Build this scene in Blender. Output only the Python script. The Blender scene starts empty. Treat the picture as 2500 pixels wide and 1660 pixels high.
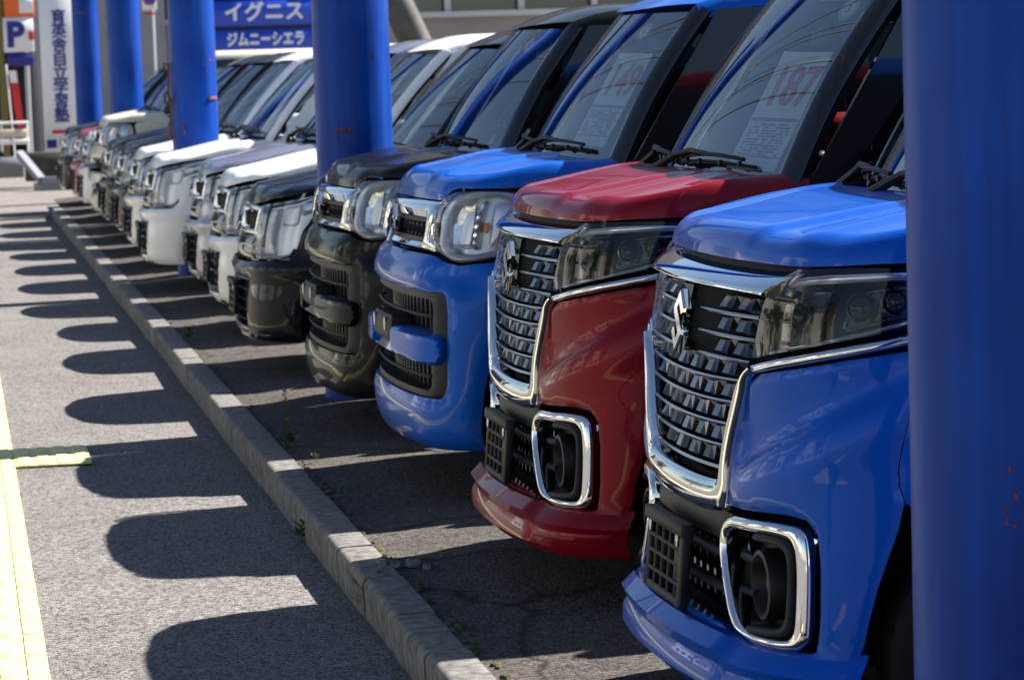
import bpy, math, random
import numpy as np
from mathutils import Vector, Matrix, geometry
random.seed(7); np.random.seed(7)
sc = bpy.context.scene
COL = sc.collection
R = math.radians

# ------------------------------------------------------------------ camera
F_PX, VPX, VPY, ROLL, EYE = 7000.0, -120.0, 214.0, R(1.8), 1.5
CX, CY = 1250.0, 830.0
d = np.array([(VPX-CX)/F_PX, (VPY-CY)/F_PX, 1.0]); d /= np.linalg.norm(d)
th = math.atan(((CX-VPX)*math.sin(ROLL)+(CY-VPY)*math.cos(ROLL))/F_PX)
up = -np.array([math.sin(ROLL)*math.cos(th), math.cos(ROLL)*math.cos(th), math.sin(th)])
RC = np.stack([np.cross(d, up), d, up])            # world = RC @ (right, down, forward)
cam = bpy.data.cameras.new('camera'); camo = bpy.data.objects.new('camera', cam); COL.objects.link(camo)
cam.sensor_width = 36.0; cam.lens = 36.0*F_PX/2500.0; cam.clip_end = 2000; cam.clip_start = 0.1
m = Matrix(((RC[0][0], -RC[0][1], -RC[0][2], 0), (RC[1][0], -RC[1][1], -RC[1][2], 0), (RC[2][0], -RC[2][1], -RC[2][2], EYE), (0, 0, 0, 1)))
camo.matrix_world = m
cam.dof.use_dof = True; cam.dof.focus_distance = 7.0; cam.dof.aperture_fstop = 10.5
sc.camera = camo

def at_y(px, py, y):                               # photograph pixel (2500 wide) -> point on the plane Y = y
    r = RC @ np.array([(px-CX)/F_PX, (py-CY)/F_PX, 1.0]); q = r*(y/r[1]); q[2] += EYE
    return q
def at_z(px, py, z):
    r = RC @ np.array([(px-CX)/F_PX, (py-CY)/F_PX, 1.0]); q = r*((z-EYE)/r[2]); q[2] += EYE
    return q

# ------------------------------------------------------------------ sky, sun, exposure
SUN_EL = R(45.3); SUN_DIR = Vector((1.0, 0.26, 0)).normalized()
world = bpy.data.worlds.new('World'); sc.world = world; world.use_nodes = True
wn = world.node_tree.nodes; wl = world.node_tree.links
sky = wn.new('ShaderNodeTexSky'); sky.sky_type = 'NISHITA'; sky.sun_disc = False
sky.sun_elevation = SUN_EL; sky.sun_rotation = math.atan2(SUN_DIR.x, SUN_DIR.y)
sky.air_density = 1.0; sky.dust_density = 0.3; sky.ozone_density = 1.2
wl.new(sky.outputs[0], wn['Background'].inputs[0]); wn['Background'].inputs[1].default_value = 0.045
sun = bpy.data.lights.new('sun', 'SUN'); sun.energy = 5.0; sun.angle = R(0.53); sun.color = (1.0, 0.94, 0.86)
suno = bpy.data.objects.new('sun', sun); COL.objects.link(suno); suno.location = (20, 10, 30)
sv = Vector((SUN_DIR.x*math.cos(SUN_EL), SUN_DIR.y*math.cos(SUN_EL), math.sin(SUN_EL)))
suno.rotation_euler = sv.to_track_quat('Z', 'Y').to_euler()
sc.view_settings.view_transform = 'Standard'; sc.view_settings.look = 'None'
sc.view_settings.exposure = 1.6; sc.view_settings.gamma = 1.0; sc.view_settings.use_curve_mapping = False
sc.render.engine = 'CYCLES'
sc.cycles.use_denoising = True
sc.cycles.max_bounces = 10; sc.cycles.transparent_max_bounces = 24; sc.cycles.caustics_reflective = False; sc.cycles.caustics_refractive = False

# ------------------------------------------------------------------ materials
MATS = {}
def mat(name, col=(.5, .5, .5), rough=.5, metal=0.0, coat=0.0, spec=.5, noise=None, bump=None, ior=1.5, coat_rough=.03):
    if name in MATS: return MATS[name]
    m = bpy.data.materials.new(name); m.use_nodes = True; n = m.node_tree.nodes; l = m.node_tree.links
    b = n['Principled BSDF']; b.inputs['Base Color'].default_value = (*col, 1); b.inputs['Roughness'].default_value = rough
    b.inputs['Metallic'].default_value = metal; b.inputs['Coat Weight'].default_value = coat; b.inputs['Coat Roughness'].default_value = coat_rough
    b.inputs['Specular IOR Level'].default_value = spec; b.inputs['IOR'].default_value = ior
    if noise:                                      # (scale, darker colour, lighter colour)
        t = n.new('ShaderNodeTexNoise'); t.inputs['Scale'].default_value = noise[0]; t.inputs['Detail'].default_value = 6
        co = n.new('ShaderNodeTexCoord'); l.new(co.outputs['Object'], t.inputs['Vector'])
        r = n.new('ShaderNodeValToRGB'); r.color_ramp.elements[0].position = .3; r.color_ramp.elements[1].position = .7
        r.color_ramp.elements[0].color = (*noise[1], 1); r.color_ramp.elements[1].color = (*noise[2], 1)
        l.new(t.outputs['Fac'], r.inputs['Fac']); l.new(r.outputs['Color'], b.inputs['Base Color'])
    if bump:                                       # (scale, strength, distance)
        t = n.new('ShaderNodeTexNoise'); t.inputs['Scale'].default_value = bump[0]; t.inputs['Detail'].default_value = 4
        co = n.new('ShaderNodeTexCoord'); l.new(co.outputs['Object'], t.inputs['Vector'])
        bp = n.new('ShaderNodeBump'); bp.inputs['Strength'].default_value = bump[1]; bp.inputs['Distance'].default_value = bump[2]
        l.new(t.outputs['Fac'], bp.inputs['Height']); l.new(bp.outputs['Normal'], b.inputs['Normal'])
    MATS[name] = m; return m

def paint(name, col, flake=.35, rough=.34, coat=.62):
    m = mat('paint_'+name, col, rough, flake, coat, coat_rough=.02, spec=.1); m.node_tree.nodes['Principled BSDF'].inputs['Coat IOR'].default_value = 1.33
    if 'done' in m: return m
    n = m.node_tree.nodes; l = m.node_tree.links; b = n['Principled BSDF']
    co = n.new('ShaderNodeTexCoord')
    v = n.new('ShaderNodeTexVoronoi'); v.inputs['Scale'].default_value = 900
    l.new(co.outputs['Object'], v.inputs['Vector'])
    mx = n.new('ShaderNodeMixRGB'); mx.inputs[1].default_value = (*col, 1); mx.inputs[2].default_value = (*[min(1, c*1.5+.01) for c in col], 1)
    mr = n.new('ShaderNodeMapRange'); mr.inputs[1].default_value = .3; mr.inputs[2].default_value = 1.0; mr.inputs[4].default_value = .5
    l.new(v.outputs['Color'], mr.inputs[0]); l.new(mr.outputs[0], mx.inputs[0]); l.new(mx.outputs[0], b.inputs['Base Color'])
    t = n.new('ShaderNodeTexNoise'); t.inputs['Scale'].default_value = 5; t.inputs['Detail'].default_value = 5   # thin film of dust
    l.new(co.outputs['Object'], t.inputs['Vector'])
    mr2 = n.new('ShaderNodeMapRange'); mr2.inputs[1].default_value = .35; mr2.inputs[2].default_value = .75; mr2.inputs[3].default_value = .006; mr2.inputs[4].default_value = .03
    l.new(t.outputs['Fac'], mr2.inputs[0]); l.new(mr2.outputs[0], b.inputs['Coat Roughness'])
    m['done'] = 1
    return m

def glassy(name, tint, rough=.0, ior=1.5, boost=1.0):
    if name in MATS: return MATS[name]
    m = bpy.data.materials.new(name); m.use_nodes = True; n = m.node_tree.nodes; l = m.node_tree.links
    n.remove(n['Principled BSDF'])
    tr = n.new('ShaderNodeBsdfTransparent'); tr.inputs[0].default_value = (*tint, 1)
    gl = n.new('ShaderNodeBsdfGlossy'); gl.inputs['Roughness'].default_value = rough; gl.inputs[0].default_value = (1, 1, 1, 1)
    fr = n.new('ShaderNodeFresnel'); fr.inputs[0].default_value = ior
    ml = n.new('ShaderNodeMath'); ml.operation = 'MULTIPLY'; ml.inputs[1].default_value = boost; ml.use_clamp = True
    mx = n.new('ShaderNodeMixShader'); l.new(fr.outputs[0], ml.inputs[0]); l.new(ml.outputs[0], mx.inputs[0])
    l.new(tr.outputs[0], mx.inputs[1]); l.new(gl.outputs[0], mx.inputs[2]); l.new(mx.outputs[0], n['Material Output'].inputs[0])
    MATS[name] = m; return m

CHROME = mat('chrome', (.80, .80, .82), .045, 1.0)
SMOKE_CHROME = mat('dark_chrome', (.115, .115, .122), .10, 1.0)
BLACK = mat('black_plastic', (.007, .007, .008), .45, spec=.3, bump=(400, .15, .001))
MATTE = mat('matte_black', (.008, .008, .009), .85, spec=.2)
PIANO = mat('gloss_black', (.006, .006, .007), .08, coat=.6)
GREY_PL = mat('grey_plastic', (.016, .016, .017), .5, spec=.3, bump=(500, .2, .001))
RUBBER = mat('rubber', (.008, .008, .008), .8, spec=.2, bump=(60, .3, .003))
ALLOY = mat('alloy', (.45, .45, .47), .28, 1.0)
GLASS = glassy('window_glass', (.60, .69, .69), 0.0, 1.5, .34)
PRIVACY = glassy('privacy_glass', (.16, .19, .19), 0.0, 1.5, .6)
LENS_SMOKE = glassy('smoked_lens', (.76, .77, .81), 0.0, 1.5, .75)
LENS = glassy('lamp_lens', (.96, .97, .98), 0.0, 1.5, .8)
REFLECTOR = mat('reflector', (.82, .84, .87), .24, 1.0)
LAMPW = mat('lamp_interior', (.70, .76, .84), .30, .45)
AMBER = mat('amber', (.8, .25, .02), .2, coat=.5)
DASH = mat('dashboard_trim', (.014, .014, .016), .6, bump=(300, .3, .001))
SEAT = mat('seat_cloth', (.016, .016, .02), .9, bump=(250, .5, .002))
LINER = mat('headliner', (.07, .07, .068), .95)
PAPER = mat('paper', (.5, .55, .55), .7, noise=(14, (.42, .47, .47), (.52, .57, .57)))
RED_INK = mat('red_ink', (.40, .03, .04), .6)
DARK_INK = mat('dark_ink', (.04, .05, .09), .6)
YGREEN = mat('yellow_green_card', (.55, .62, .05), .6)

# ------------------------------------------------------------------ mesh helpers
def tag(o, label=None, cat=None, group=None, kind=None):
    for k, v in (('label', label), ('category', cat), ('group', group), ('kind', kind)):
        if v: o[k] = v
    return o
def empty(name, loc=(0, 0, 0), rz=0.0):
    o = bpy.data.objects.new(name, None); COL.objects.link(o); o.location = loc; o.rotation_euler = (0, 0, rz); o.empty_display_size = .2
    return o
def make(name, V, Fc, material, parent=None, smooth=True, sharp=32):
    me = bpy.data.meshes.new(name); me.from_pydata([tuple(map(float, v)) for v in V], [], [tuple(int(i) for i in f) for f in Fc])
    me.update()
    if smooth:
        me.polygons.foreach_set('use_smooth', [True]*len(me.polygons)); me.set_sharp_from_angle(angle=R(sharp))
    me.materials.append(material)
    o = bpy.data.objects.new(name, me); COL.objects.link(o)
    if parent is not None: o.parent = parent
    return o
class MB:
    def __init__(s): s.V = []; s.F = []
    def add(s, V, Fc):
        b = len(s.V); s.V += [tuple(map(float, v)) for v in V]; s.F += [tuple(int(i)+b for i in f) for f in Fc]; return s
    def box(s, c, size, rot=None, bev=0.0):
        hx, hy, hz = [k/2 for k in size]
        if bev <= 0:
            V = [Vector((x, y, z)) for z in (-hz, hz) for y in (-hy, hy) for x in (-hx, hx)]
            Fc = [(0, 2, 3, 1), (4, 5, 7, 6), (0, 1, 5, 4), (2, 6, 7, 3), (0, 4, 6, 2), (1, 3, 7, 5)]
        else:
            V = []; bv = min(bev, hx*.95, hy*.95, hz*.95)
            def ring(z, i): return [Vector((sx*(hx-i)-sx*(bv if k else 0), sy*(hy-i)-sy*(0 if k else bv), z)) for sx, sy, k in ((1, 1, 0), (1, 1, 1), (-1, 1, 1), (-1, 1, 0), (-1, -1, 0), (-1, -1, 1), (1, -1, 1), (1, -1, 0))]
            for z, i in ((-hz, bv*.8), (-hz+bv, 0), (hz-bv, 0), (hz, bv*.8)): V += ring(z, i)
            Fc = [tuple(range(7, -1, -1)), tuple(range(24, 32))]
            for k in range(3):
                for j in range(8): Fc.append((k*8+j, k*8+(j+1) % 8, (k+1)*8+(j+1) % 8, (k+1)*8+j))
        if rot is not None: V = [rot @ v for v in V]
        return s.add([v+Vector(c) for v in V], Fc)
    def tube(s, pts, r, n=8, caps=True):
        pts = [Vector(p) for p in pts]; rs = r if hasattr(r, '__len__') else [r]*len(pts); V = []; Fc = []
        t0 = (pts[1]-pts[0]).normalized(); a = t0.orthogonal().normalized()
        for i, p in enumerate(pts):
            t = (pts[min(i+1, len(pts)-1)]-pts[max(i-1, 0)]).normalized(); a = (a-t*a.dot(t)).normalized(); b = t.cross(a)
            V += [p+(a*math.cos(2*math.pi*k/n)+b*math.sin(2*math.pi*k/n))*rs[i] for k in range(n)]
        for i in range(len(pts)-1):
            for k in range(n): Fc.append((i*n+k, i*n+(k+1) % n, (i+1)*n+(k+1) % n, (i+1)*n+k))
        if caps: Fc += [tuple(range(n-1, -1, -1)), tuple(range((len(pts)-1)*n, len(pts)*n))]
        return s.add(V, Fc)
    def lathe(s, prof, n=24, M=None):              # prof: (r, h) about local Z
        V = []; Fc = []
        for r, h in prof:
            for k in range(n):
                v = Vector((r*math.cos(2*math.pi*k/n), r*math.sin(2*math.pi*k/n), h)); V.append(M @ v if M is not None else v)
        for i in range(len(prof)-1):
            for k in range(n): Fc.append((i*n+k, i*n+(k+1) % n, (i+1)*n+(k+1) % n, (i+1)*n+k))
        if prof[0][0] > 1e-6: Fc.append(tuple(range(n-1, -1, -1)))
        if prof[-1][0] > 1e-6: Fc.append(tuple(range((len(prof)-1)*n, len(prof)*n)))
        return s.add(V, Fc)
    def grid(s, P, flip=False, close_u=False):
        P = np.asarray(P); a, b = P.shape[:2]; Fc = []
        for i in range(a if close_u else a-1):
            for j in range(b-1):
                q = (i*b+j, i*b+j+1, ((i+1) % a)*b+j+1, ((i+1) % a)*b+j); Fc.append(q[::-1] if flip else q)
        return s.add(P.reshape(-1, 3), Fc)
    def prism(s, poly, M, depth):                  # poly in local XY, extruded along local Z
        n = len(poly); V = [M @ Vector((x, y, 0)) for x, y in poly]+[M @ Vector((x, y, depth)) for x, y in poly]
        Fc = [tuple(range(n-1, -1, -1)), tuple(range(n, 2*n))]+[(i, (i+1) % n, n+(i+1) % n, n+i) for i in range(n)]
        return s.add(V, Fc)
    def build(s, name, material, parent=None, smooth=True, sharp=32): return make(name, s.V, s.F, material, parent, smooth, sharp)

def inside(poly, P):
    poly = np.asarray(poly); x, y = P[:, 0], P[:, 1]; c = np.zeros(len(P), bool); j = len(poly)-1
    for i in range(len(poly)):
        xi, yi = poly[i]; xj, yj = poly[j]
        if yi != yj: c ^= ((yi > y) != (yj > y)) & (x < (xj-xi)*(y-yi)/(yj-yi)+xi)
        j = i
    return c
def dist(poly, P):
    poly = np.asarray(poly, float); D = np.full(len(P), 1e9); j = len(poly)-1
    for i in range(len(poly)):
        a, b = poly[j], poly[i]; ab = b-a; L = max(ab @ ab, 1e-12); t = np.clip(((P-a) @ ab)/L, 0, 1)
        D = np.minimum(D, np.hypot(*(P-(a+t[:, None]*ab)).T)); j = i
    return D
def resample(poly, step):
    out = []
    for i in range(len(poly)):
        a = np.array(poly[i], float); b = np.array(poly[(i+1) % len(poly)], float); n = max(1, int(math.ceil(np.linalg.norm(b-a)/step)))
        out += [tuple(a+(b-a)*k/n) for k in range(n)]
    return out
def rounded(poly, r, n=5):                         # round the corners of a polygon
    out = []; N = len(poly)
    for i in range(N):
        p = np.array(poly[i], float); a = np.array(poly[i-1], float)-p; b = np.array(poly[(i+1) % N], float)-p
        la, lb = np.linalg.norm(a), np.linalg.norm(b); q = min(r, la*.45, lb*.45)
        pa, pb = p+a/la*q, p+b/lb*q
        for k in range(n+1):
            t = k/n; out.append(tuple((1-t)**2*pa+2*t*(1-t)*p+t*t*pb))
    return out
def mirror(poly): return [(-u, z) for u, z in poly][::-1]
def sym(half): return list(half)+[(-u, z) for u, z in reversed(half) if abs(u) > 1e-6]

def patch(name, outer, S, material, parent, holes=(), step=.03, off=0.0, pillow=None, thick=.012):
    """A panel cut out of surface S along a polygon: clean edges, a rim of real depth, optional pillowed edge."""
    outer = resample(outer, step); holes = [resample(h, step) for h in holes]
    V2 = []; E = []
    for lp in [outer]+holes:
        b = len(V2); V2 += lp; E += [(b+i, b+(i+1) % len(lp)) for i in range(len(lp))]
    P = np.array(outer); lo, hi = P.min(0), P.max(0)
    xs = np.arange(lo[0]+step*.5, hi[0], step); ys = np.arange(lo[1]+step*.5, hi[1], step*.87)
    G = np.array([(x+(k % 2)*step*.5, y) for k, y in enumerate(ys) for x in xs]).reshape(-1, 2)
    if len(G):
        ok = inside(outer, G) & (dist(outer, G) > step*.42)
        for h in holes: ok &= ~inside(h, G) & (dist(h, G) > step*.42)
        V2 += [tuple(g) for g in G[ok]]
    vs, es, fs = geometry.delaunay_2d_cdt([Vector(v) for v in V2], E, [], 0, 1e-6)[:3]
    Q = np.array([(v.x, v.y) for v in vs]); T = np.array([f for f in fs if len(f) == 3])
    c = Q[T].mean(1); ok = inside(outer, c)
    for h in holes: ok &= ~inside(h, c)
    T = T[ok]
    o = np.full(len(Q), float(off)) if not callable(off) else off(Q[:, 0], Q[:, 1])
    if pillow:
        h, r = pillow; D = dist(outer, Q)
        for hh in holes: D = np.minimum(D, dist(hh, Q))
        o = o+h*(np.sqrt(np.clip(1-(1-np.clip(D/r, 0, 1))**2, 0, 1)))
    P3 = S.P(Q[:, 0], Q[:, 1]); N3 = S.N(Q[:, 0], Q[:, 1])
    V = P3+N3*o[:, None]
    n = len(V); Fc = [tuple(t[::-1]) if S.flip else tuple(t) for t in T]
    cnt = {}
    for f in Fc:
        for i in range(3): cnt[(f[i], f[(i+1) % 3])] = 1
    be = [e for e in cnt if (e[1], e[0]) not in cnt]
    if thick:
        Vi = P3+N3*(o[:, None]-thick-(pillow[0] if pillow else 0)); used = {}; ex = []
        for e in be:
            for i in e:
                if i not in used: used[i] = n+len(ex); ex.append(Vi[i])
        Fc += [(e[1], e[0], used[e[0]], used[e[1]]) for e in be]
        V = np.vstack([V, np.array(ex).reshape(-1, 3)])
    return make(name, V, Fc, material, parent, True, 40)

def smooth_cut(poly, closed=False, it=2):
    P = np.array(poly, float)
    for _ in range(it):                            # corner cutting: rounds corners, keeps point order
        Q = []; N = len(P)
        if not closed: Q.append(P[0])
        for i in range(N if closed else N-1):
            a, b = P[i], P[(i+1) % N]; Q += [a*.75+b*.25, a*.25+b*.75]
        if not closed: Q.append(P[-1])
        P = np.array(Q)
    return P
def ribbon(name, A, B, S, material, parent, n=60, closed=False, off=0.0, h=.012, thick=.02, k=7, it=2, tilt=0.0):
    """Moulding lofted between two lines on surface S, with a rounded cross-section."""
    def pts(L):
        L = smooth_cut(L, closed, it); L = np.vstack([L, L[:1]]) if closed else L; t = np.linspace(0, len(L)-1, n); i = np.arange(len(L)); return np.stack([np.interp(t, i, L[:, 0]), np.interp(t, i, L[:, 1])], 1)
    A = pts(A); B = pts(B); rows = []
    for i in range(n-1 if closed else n):
        row = []
        for j in range(k):
            t = (1-math.cos(math.pi*j/(k-1)))/2; q = A[i]*(1-t)+B[i]*t; o = off+h*math.sin(math.pi*t)**.55+tilt*(t-.5)
            row.append(S.P(q[0], q[1])+S.N(q[0:1], q[1:2])[0]*o)
        for q, pos in ((A[i], 0), (B[i], -1)):
            v = S.P(q[0], q[1])+S.N(q[0:1], q[1:2])[0]*(off-thick)
            if pos == 0: row.insert(0, v)
            else: row.append(v)
        rows.append(row)
    P = np.array(rows); a = P[0, 1]-P[0, -2]; t = P[1, 4]-P[0, 4]; nn = np.cross(P[0, -2]-P[0, 1], t); flip = nn @ S.N(A[0, 0:1], A[0, 1:2])[0] < 0
    mb = MB().grid(P, flip=not flip, close_u=closed)
    if not closed:
        c = P.shape[1]; r = len(rows); f0 = tuple(range(c)); f1 = tuple(range((r-1)*c, r*c)); mb.F += [f0 if not flip else f0[::-1], f1[::-1] if not flip else f1]
    return mb.build(name, material, parent, True, 45)

def sweep(name, path, normals, prof, material, parent, closed=False, sharp=40):
    P = np.asarray(path, float); N = np.asarray(normals, float); n = len(P); k = len(prof); rows = []
    for i in range(n):
        a = P[(i-1) % n] if closed or i > 0 else P[0]; b = P[(i+1) % n] if closed or i < n-1 else P[-1]
        t = (b-a)/np.linalg.norm(b-a); nn = N[i]-t*(N[i] @ t); nn /= np.linalg.norm(nn); bb = np.cross(t, nn)
        rows.append([P[i]+nn*p[0]+bb*p[1] for p in prof])
    mb = MB(); V = [v for r in rows for v in r]; Fc = []
    for i in range(n if closed else n-1):
        for j in range(k): Fc.append((i*k+j, i*k+(j+1) % k, ((i+1) % n)*k+(j+1) % k, ((i+1) % n)*k+j))
    if not closed: Fc += [tuple(range(k-1, -1, -1)), tuple(range((n-1)*k, n*k))]
    return mb.add(V, [f[::-1] for f in Fc]).build(name, material, parent, True, sharp)
def oval(a, b, n=10): return [(a*math.cos(2*math.pi*i/n), b*math.sin(2*math.pi*i/n)) for i in range(n)]
def text_mesh(name, body, size, material, parent, M, bold=0.0, align='CENTER', depth=.002, sx=1.0, fat=0.0):
    cu = bpy.data.curves.new(name, 'FONT'); cu.body = body; cu.size = size; cu.align_x = align; cu.align_y = 'CENTER'; cu.offset = bold; cu.extrude = depth; cu.resolution_u = 4
    t = bpy.data.objects.new(name+'_tmp', cu); COL.objects.link(t)
    dg = bpy.context.evaluated_depsgraph_get(); me = bpy.data.meshes.new_from_object(t.evaluated_get(dg)); bpy.data.objects.remove(t)
    if fat:
        V = []; Fc = []; base = [v.co.copy() for v in me.vertices]; polys = [tuple(p.vertices) for p in me.polygons]
        for k, (a, b) in enumerate(((0, 0), (fat, 0), (-fat, 0), (0, fat), (0, -fat))):
            o = len(V); V += [tuple(v+Vector((a, b, -.0006*k))) for v in base]; Fc += [tuple(i+o for i in p) for p in polys]
        me = bpy.data.meshes.new(name); me.from_pydata(V, [], Fc); me.update()
    me.transform(M @ Matrix.Diagonal((sx, 1, 1, 1))); me.materials.clear(); me.materials.append(material); me.name = name
    o = bpy.data.objects.new(name, me); COL.objects.link(o); o.parent = parent
    return o
def copy_tree(o, parent=None):
    c = o.copy(); COL.objects.link(c); c.parent = parent
    for ch in o.children: copy_tree(ch, c)
    return c
def repaint(root, m):
    for o in root.children_recursive:
        if o.type == 'MESH' and o.data.materials and o.data.materials[0].name.startswith('paint_'):
            o.material_slots[0].link = 'OBJECT'; o.material_slots[0].material = m
    return root

# ------------------------------------------------------------------ car surfaces
class Front:
    """Wrap-round body surface: u = arc length from the nose centre round the corner and along the side, z = height."""
    flip = True
    def __init__(s, alpha, hw, xf, hwz):
        n = 4601; s.s = np.linspace(0, 4.6, n); a = np.radians(np.interp(s.s, *zip(*alpha)))
        k = 60; a = np.convolve(np.pad(a, (k, k), 'edge'), np.ones(2*k+1)/(2*k+1), 'valid'); a -= a[0]*(1-np.minimum(s.s/.1, 1)); ds = s.s[1]
        s.Y = np.concatenate([[0], np.cumsum(np.cos(a[:-1])*ds)]); s.X = np.concatenate([[0], np.cumsum(np.sin(a[:-1])*ds)]); s.Y *= hw/s.Y.max()
        zz = np.linspace(0, 1.6, 321)
        def sm(p):
            v = np.interp(zz, *zip(*p)); w = 5; return np.convolve(np.pad(v, (w, w), 'edge'), np.ones(2*w+1)/(2*w+1), 'valid')
        s.zz = zz; s.xf = sm(xf); s.hw = sm(hwz)
    def P(s, u, z):
        u = np.asarray(u, float); z = np.asarray(z, float)
        x = np.interp(abs(u), s.s, s.X)+np.interp(z, s.zz, s.xf)*np.interp(abs(u), [.6, 1.1], [1, .12]); y = np.sign(u)*np.interp(abs(u), s.s, s.Y)*np.interp(z, s.zz, s.hw)
        return np.stack([x, y, z+0*u], -1)
    def N(s, u, z):
        e = .004; a = s.P(u+e, z)-s.P(u-e, z); b = s.P(u, z+e)-s.P(u, z-e); n = -np.cross(a, b)
        return n/np.linalg.norm(n, axis=-1, keepdims=True)
    def at(s, u, z, off=0.0):
        u = np.atleast_1d(u); z = np.atleast_1d(z)+0*u; return s.P(u, z)+s.N(u, z)*off
    def u_of_x(s, x): return float(np.interp(x, s.X, s.s))
class Flat:
    """Upper body side: first coordinate x, second z; leans inwards with height."""
    def __init__(s, sgn, y0, z0, lean, bow=.0): s.sgn = sgn; s.y0 = y0; s.z0 = z0; s.lean = lean; s.bow = bow; s.flip = sgn > 0
    def P(s, x, z):
        x = np.asarray(x, float); z = np.asarray(z, float)
        y = s.y0-s.lean*(z-s.z0)-s.bow*np.clip(1.3-x, 0, 2)**2; return np.stack([x, s.sgn*y, z], -1)
    def N(s, x, z):
        e = .004; a = s.P(x+e, z)-s.P(x-e, z); b = s.P(x, z+e)-s.P(x, z-e); n = np.cross(a, b)*(-1 if s.sgn > 0 else 1)
        return n/np.linalg.norm(n, axis=-1, keepdims=True)
HWZ = [(.1, .94), (.2, .965), (.35, .985), (.6, 1), (.9, 1), (1.1, .985), (1.3, .96)]
SA = Front([(0, 0), (.42, 8), (.55, 20), (.80, 80), (.97, 89.4), (5, 90)], .7375,
    [(.1, .05), (.16, .02), (.20, 0.0), (.25, .005), (.30, .045), (.45, .06), (.55, .068), (.70, .07), (.86, .08), (1.0, .10), (1.06, .125), (1.1, .14), (1.3, .3)], HWZ)
SB = Front([(0, 0), (.44, 7), (.55, 17), (.76, 80), (.90, 89.4), (5, 90)], .7375,
    [(.1, .12), (.17, .05), (.22, .018), (.27, .004), (.40, .0), (.60, .006), (.80, .02), (.86, .05), (1.0, .08), (1.07, .11), (1.3, .3)], HWZ)
SC = Front([(0, 0), (.40, 10), (.52, 24), (.78, 78), (.97, 89.4), (5, 90)], .7375,
    [(.1, .10), (.18, .04), (.26, .0), (.40, .0), (.55, .015), (.62, .03), (.75, .05), (.86, .08), (.95, .12), (1.3, .4)], HWZ)

def hood(S, root, P, name='hood'):
    """Clamshell bonnet: rounded skirt round nose and sides, crowned top with creases, scooped rear edge."""
    zlow, xe, Rr = P['zlow'], P['x_end'], P['round']
    ue = S.u_of_x(xe); us = np.concatenate([np.linspace(-ue, -.95, 8)[:-1], np.linspace(-.95, .95, 77), np.linspace(.95, ue, 8)[1:]])
    ts = np.concatenate([[0], 1-np.cos(np.linspace(.12, math.pi/2, 26))]); rows = []
    for u in us:
        zl = zlow(abs(u)); O = S.P(u, zl); yT = np.clip(O[1], -.64, .64)*(.97 if abs(u) > .5 else .95)
        xT = P['rear'](yT); row = []
        if abs(u) > .95: yT = math.copysign(.645-.03*(abs(u)-.95), u); xT = max(xT, O[0]+.02)
        T = np.array([xT, yT]); L = np.linalg.norm(T-O[:2])
        for t in ts:
            q = O[:2]+(T-O[:2])*t; dd = t*L; g = math.sqrt(max(0, 1-(1-min(dd/Rr, 1))**2))
            zt = P['top'](q[0], q[1]); row.append((q[0], q[1], zl+(zt-zl)*(.10*min(dd/Rr, 1)+.90*g)))
        rows.append(row)
    rows = np.array(rows); mb = MB().grid(rows, flip=True)
    skirt = np.stack([rows[:, 0], rows[:, 0]+np.array([.03, 0, .004])], 1); mb.grid(skirt, flip=False)
    return mb.build(name, paint('base', (.02, .02, .02)), root, True, 60)

def wheel(root, x, y, sgn, name='wheel', r=.275):
    M = Matrix.Translation((x, y, r+.002)) @ Matrix.Rotation(-sgn*math.pi/2, 4, 'X')
    rim_r = .182
    w = empty(name, (0, 0, 0)); w.parent = root
    MB().lathe([(rim_r, -.075), (.215, -.078), (r-.02, -.07), (r-.003, -.05), (r, -.02), (r, .02), (r-.003, .05), (r-.02, .07), (.215, .078), (rim_r, .072)], 40, M).build('tyre', RUBBER, w)
    mb = MB(); mb.lathe([(rim_r+.004, -.07), (rim_r+.004, .068), (rim_r-.012, .07), (rim_r-.02, .03), (.03, .025), (.03, .05), (.001, .055)], 40, M)
    for k in range(7):
        a = 2*math.pi*k/7; mb.box(M @ Vector((.1*math.cos(a), .1*math.sin(a), .045)), (.15, .032, .022), (M @ Matrix.Rotation(a, 4, 'Z')).to_3x3(), .006)
    mb.build('rim', ALLOY, w)
    return w

def emblem(root, S, z, size, off, name='emblem'):
    Sp = [(0, 1), (.95, .42), (.88, .30), (.55, .22), (0, .60), (-.32, .40), (.90, -.26), (.92, -.42), (0, -1), (-.95, -.42), (-.88, -.30), (-.55, -.22), (0, -.60), (.32, -.40), (-.90, .26), (-.92, .42)]
    p = S.P(0, z); nn = S.N(np.array([0.]), np.array([z]))[0]; X = Vector((0, -1, 0)); Z = Vector(nn); Yv = Z.cross(X); X = Yv.cross(Z)
    M = Matrix(((X.x, Yv.x, Z.x, p[0]+nn[0]*off), (X.y, Yv.y, Z.y, p[1]), (X.z, Yv.z, Z.z, p[2]+nn[2]*off), (0, 0, 0, 1)))
    a = [(x*size*.66, y*size) for x, y in Sp]; c = [(x*size*.60, y*size*.94) for x, y in Sp]; n = len(a)
    V = [M @ Vector((x, y, 0)) for x, y in a]+[M @ Vector((x, y, .012)) for x, y in a]+[M @ Vector((x*.985, y*.985, .018)) for x, y in c]
    mb = MB(); mb.add(V, [(i, (i+1) % n, n+(i+1) % n, n+i) for i in range(n)]+[(n+i, n+(i+1) % n, 2*n+(i+1) % n, 2*n+i) for i in range(n)])
    tri = geometry.tessellate_polygon([[Vector((x, y, 0)) for x, y in a]])
    mb.add(V[2*n:], [t for t in tri]+[]); mb.add(V[2*n:], [t[::-1] for t in []])
    return mb.build(name, CHROME, root, True, 25)

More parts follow.
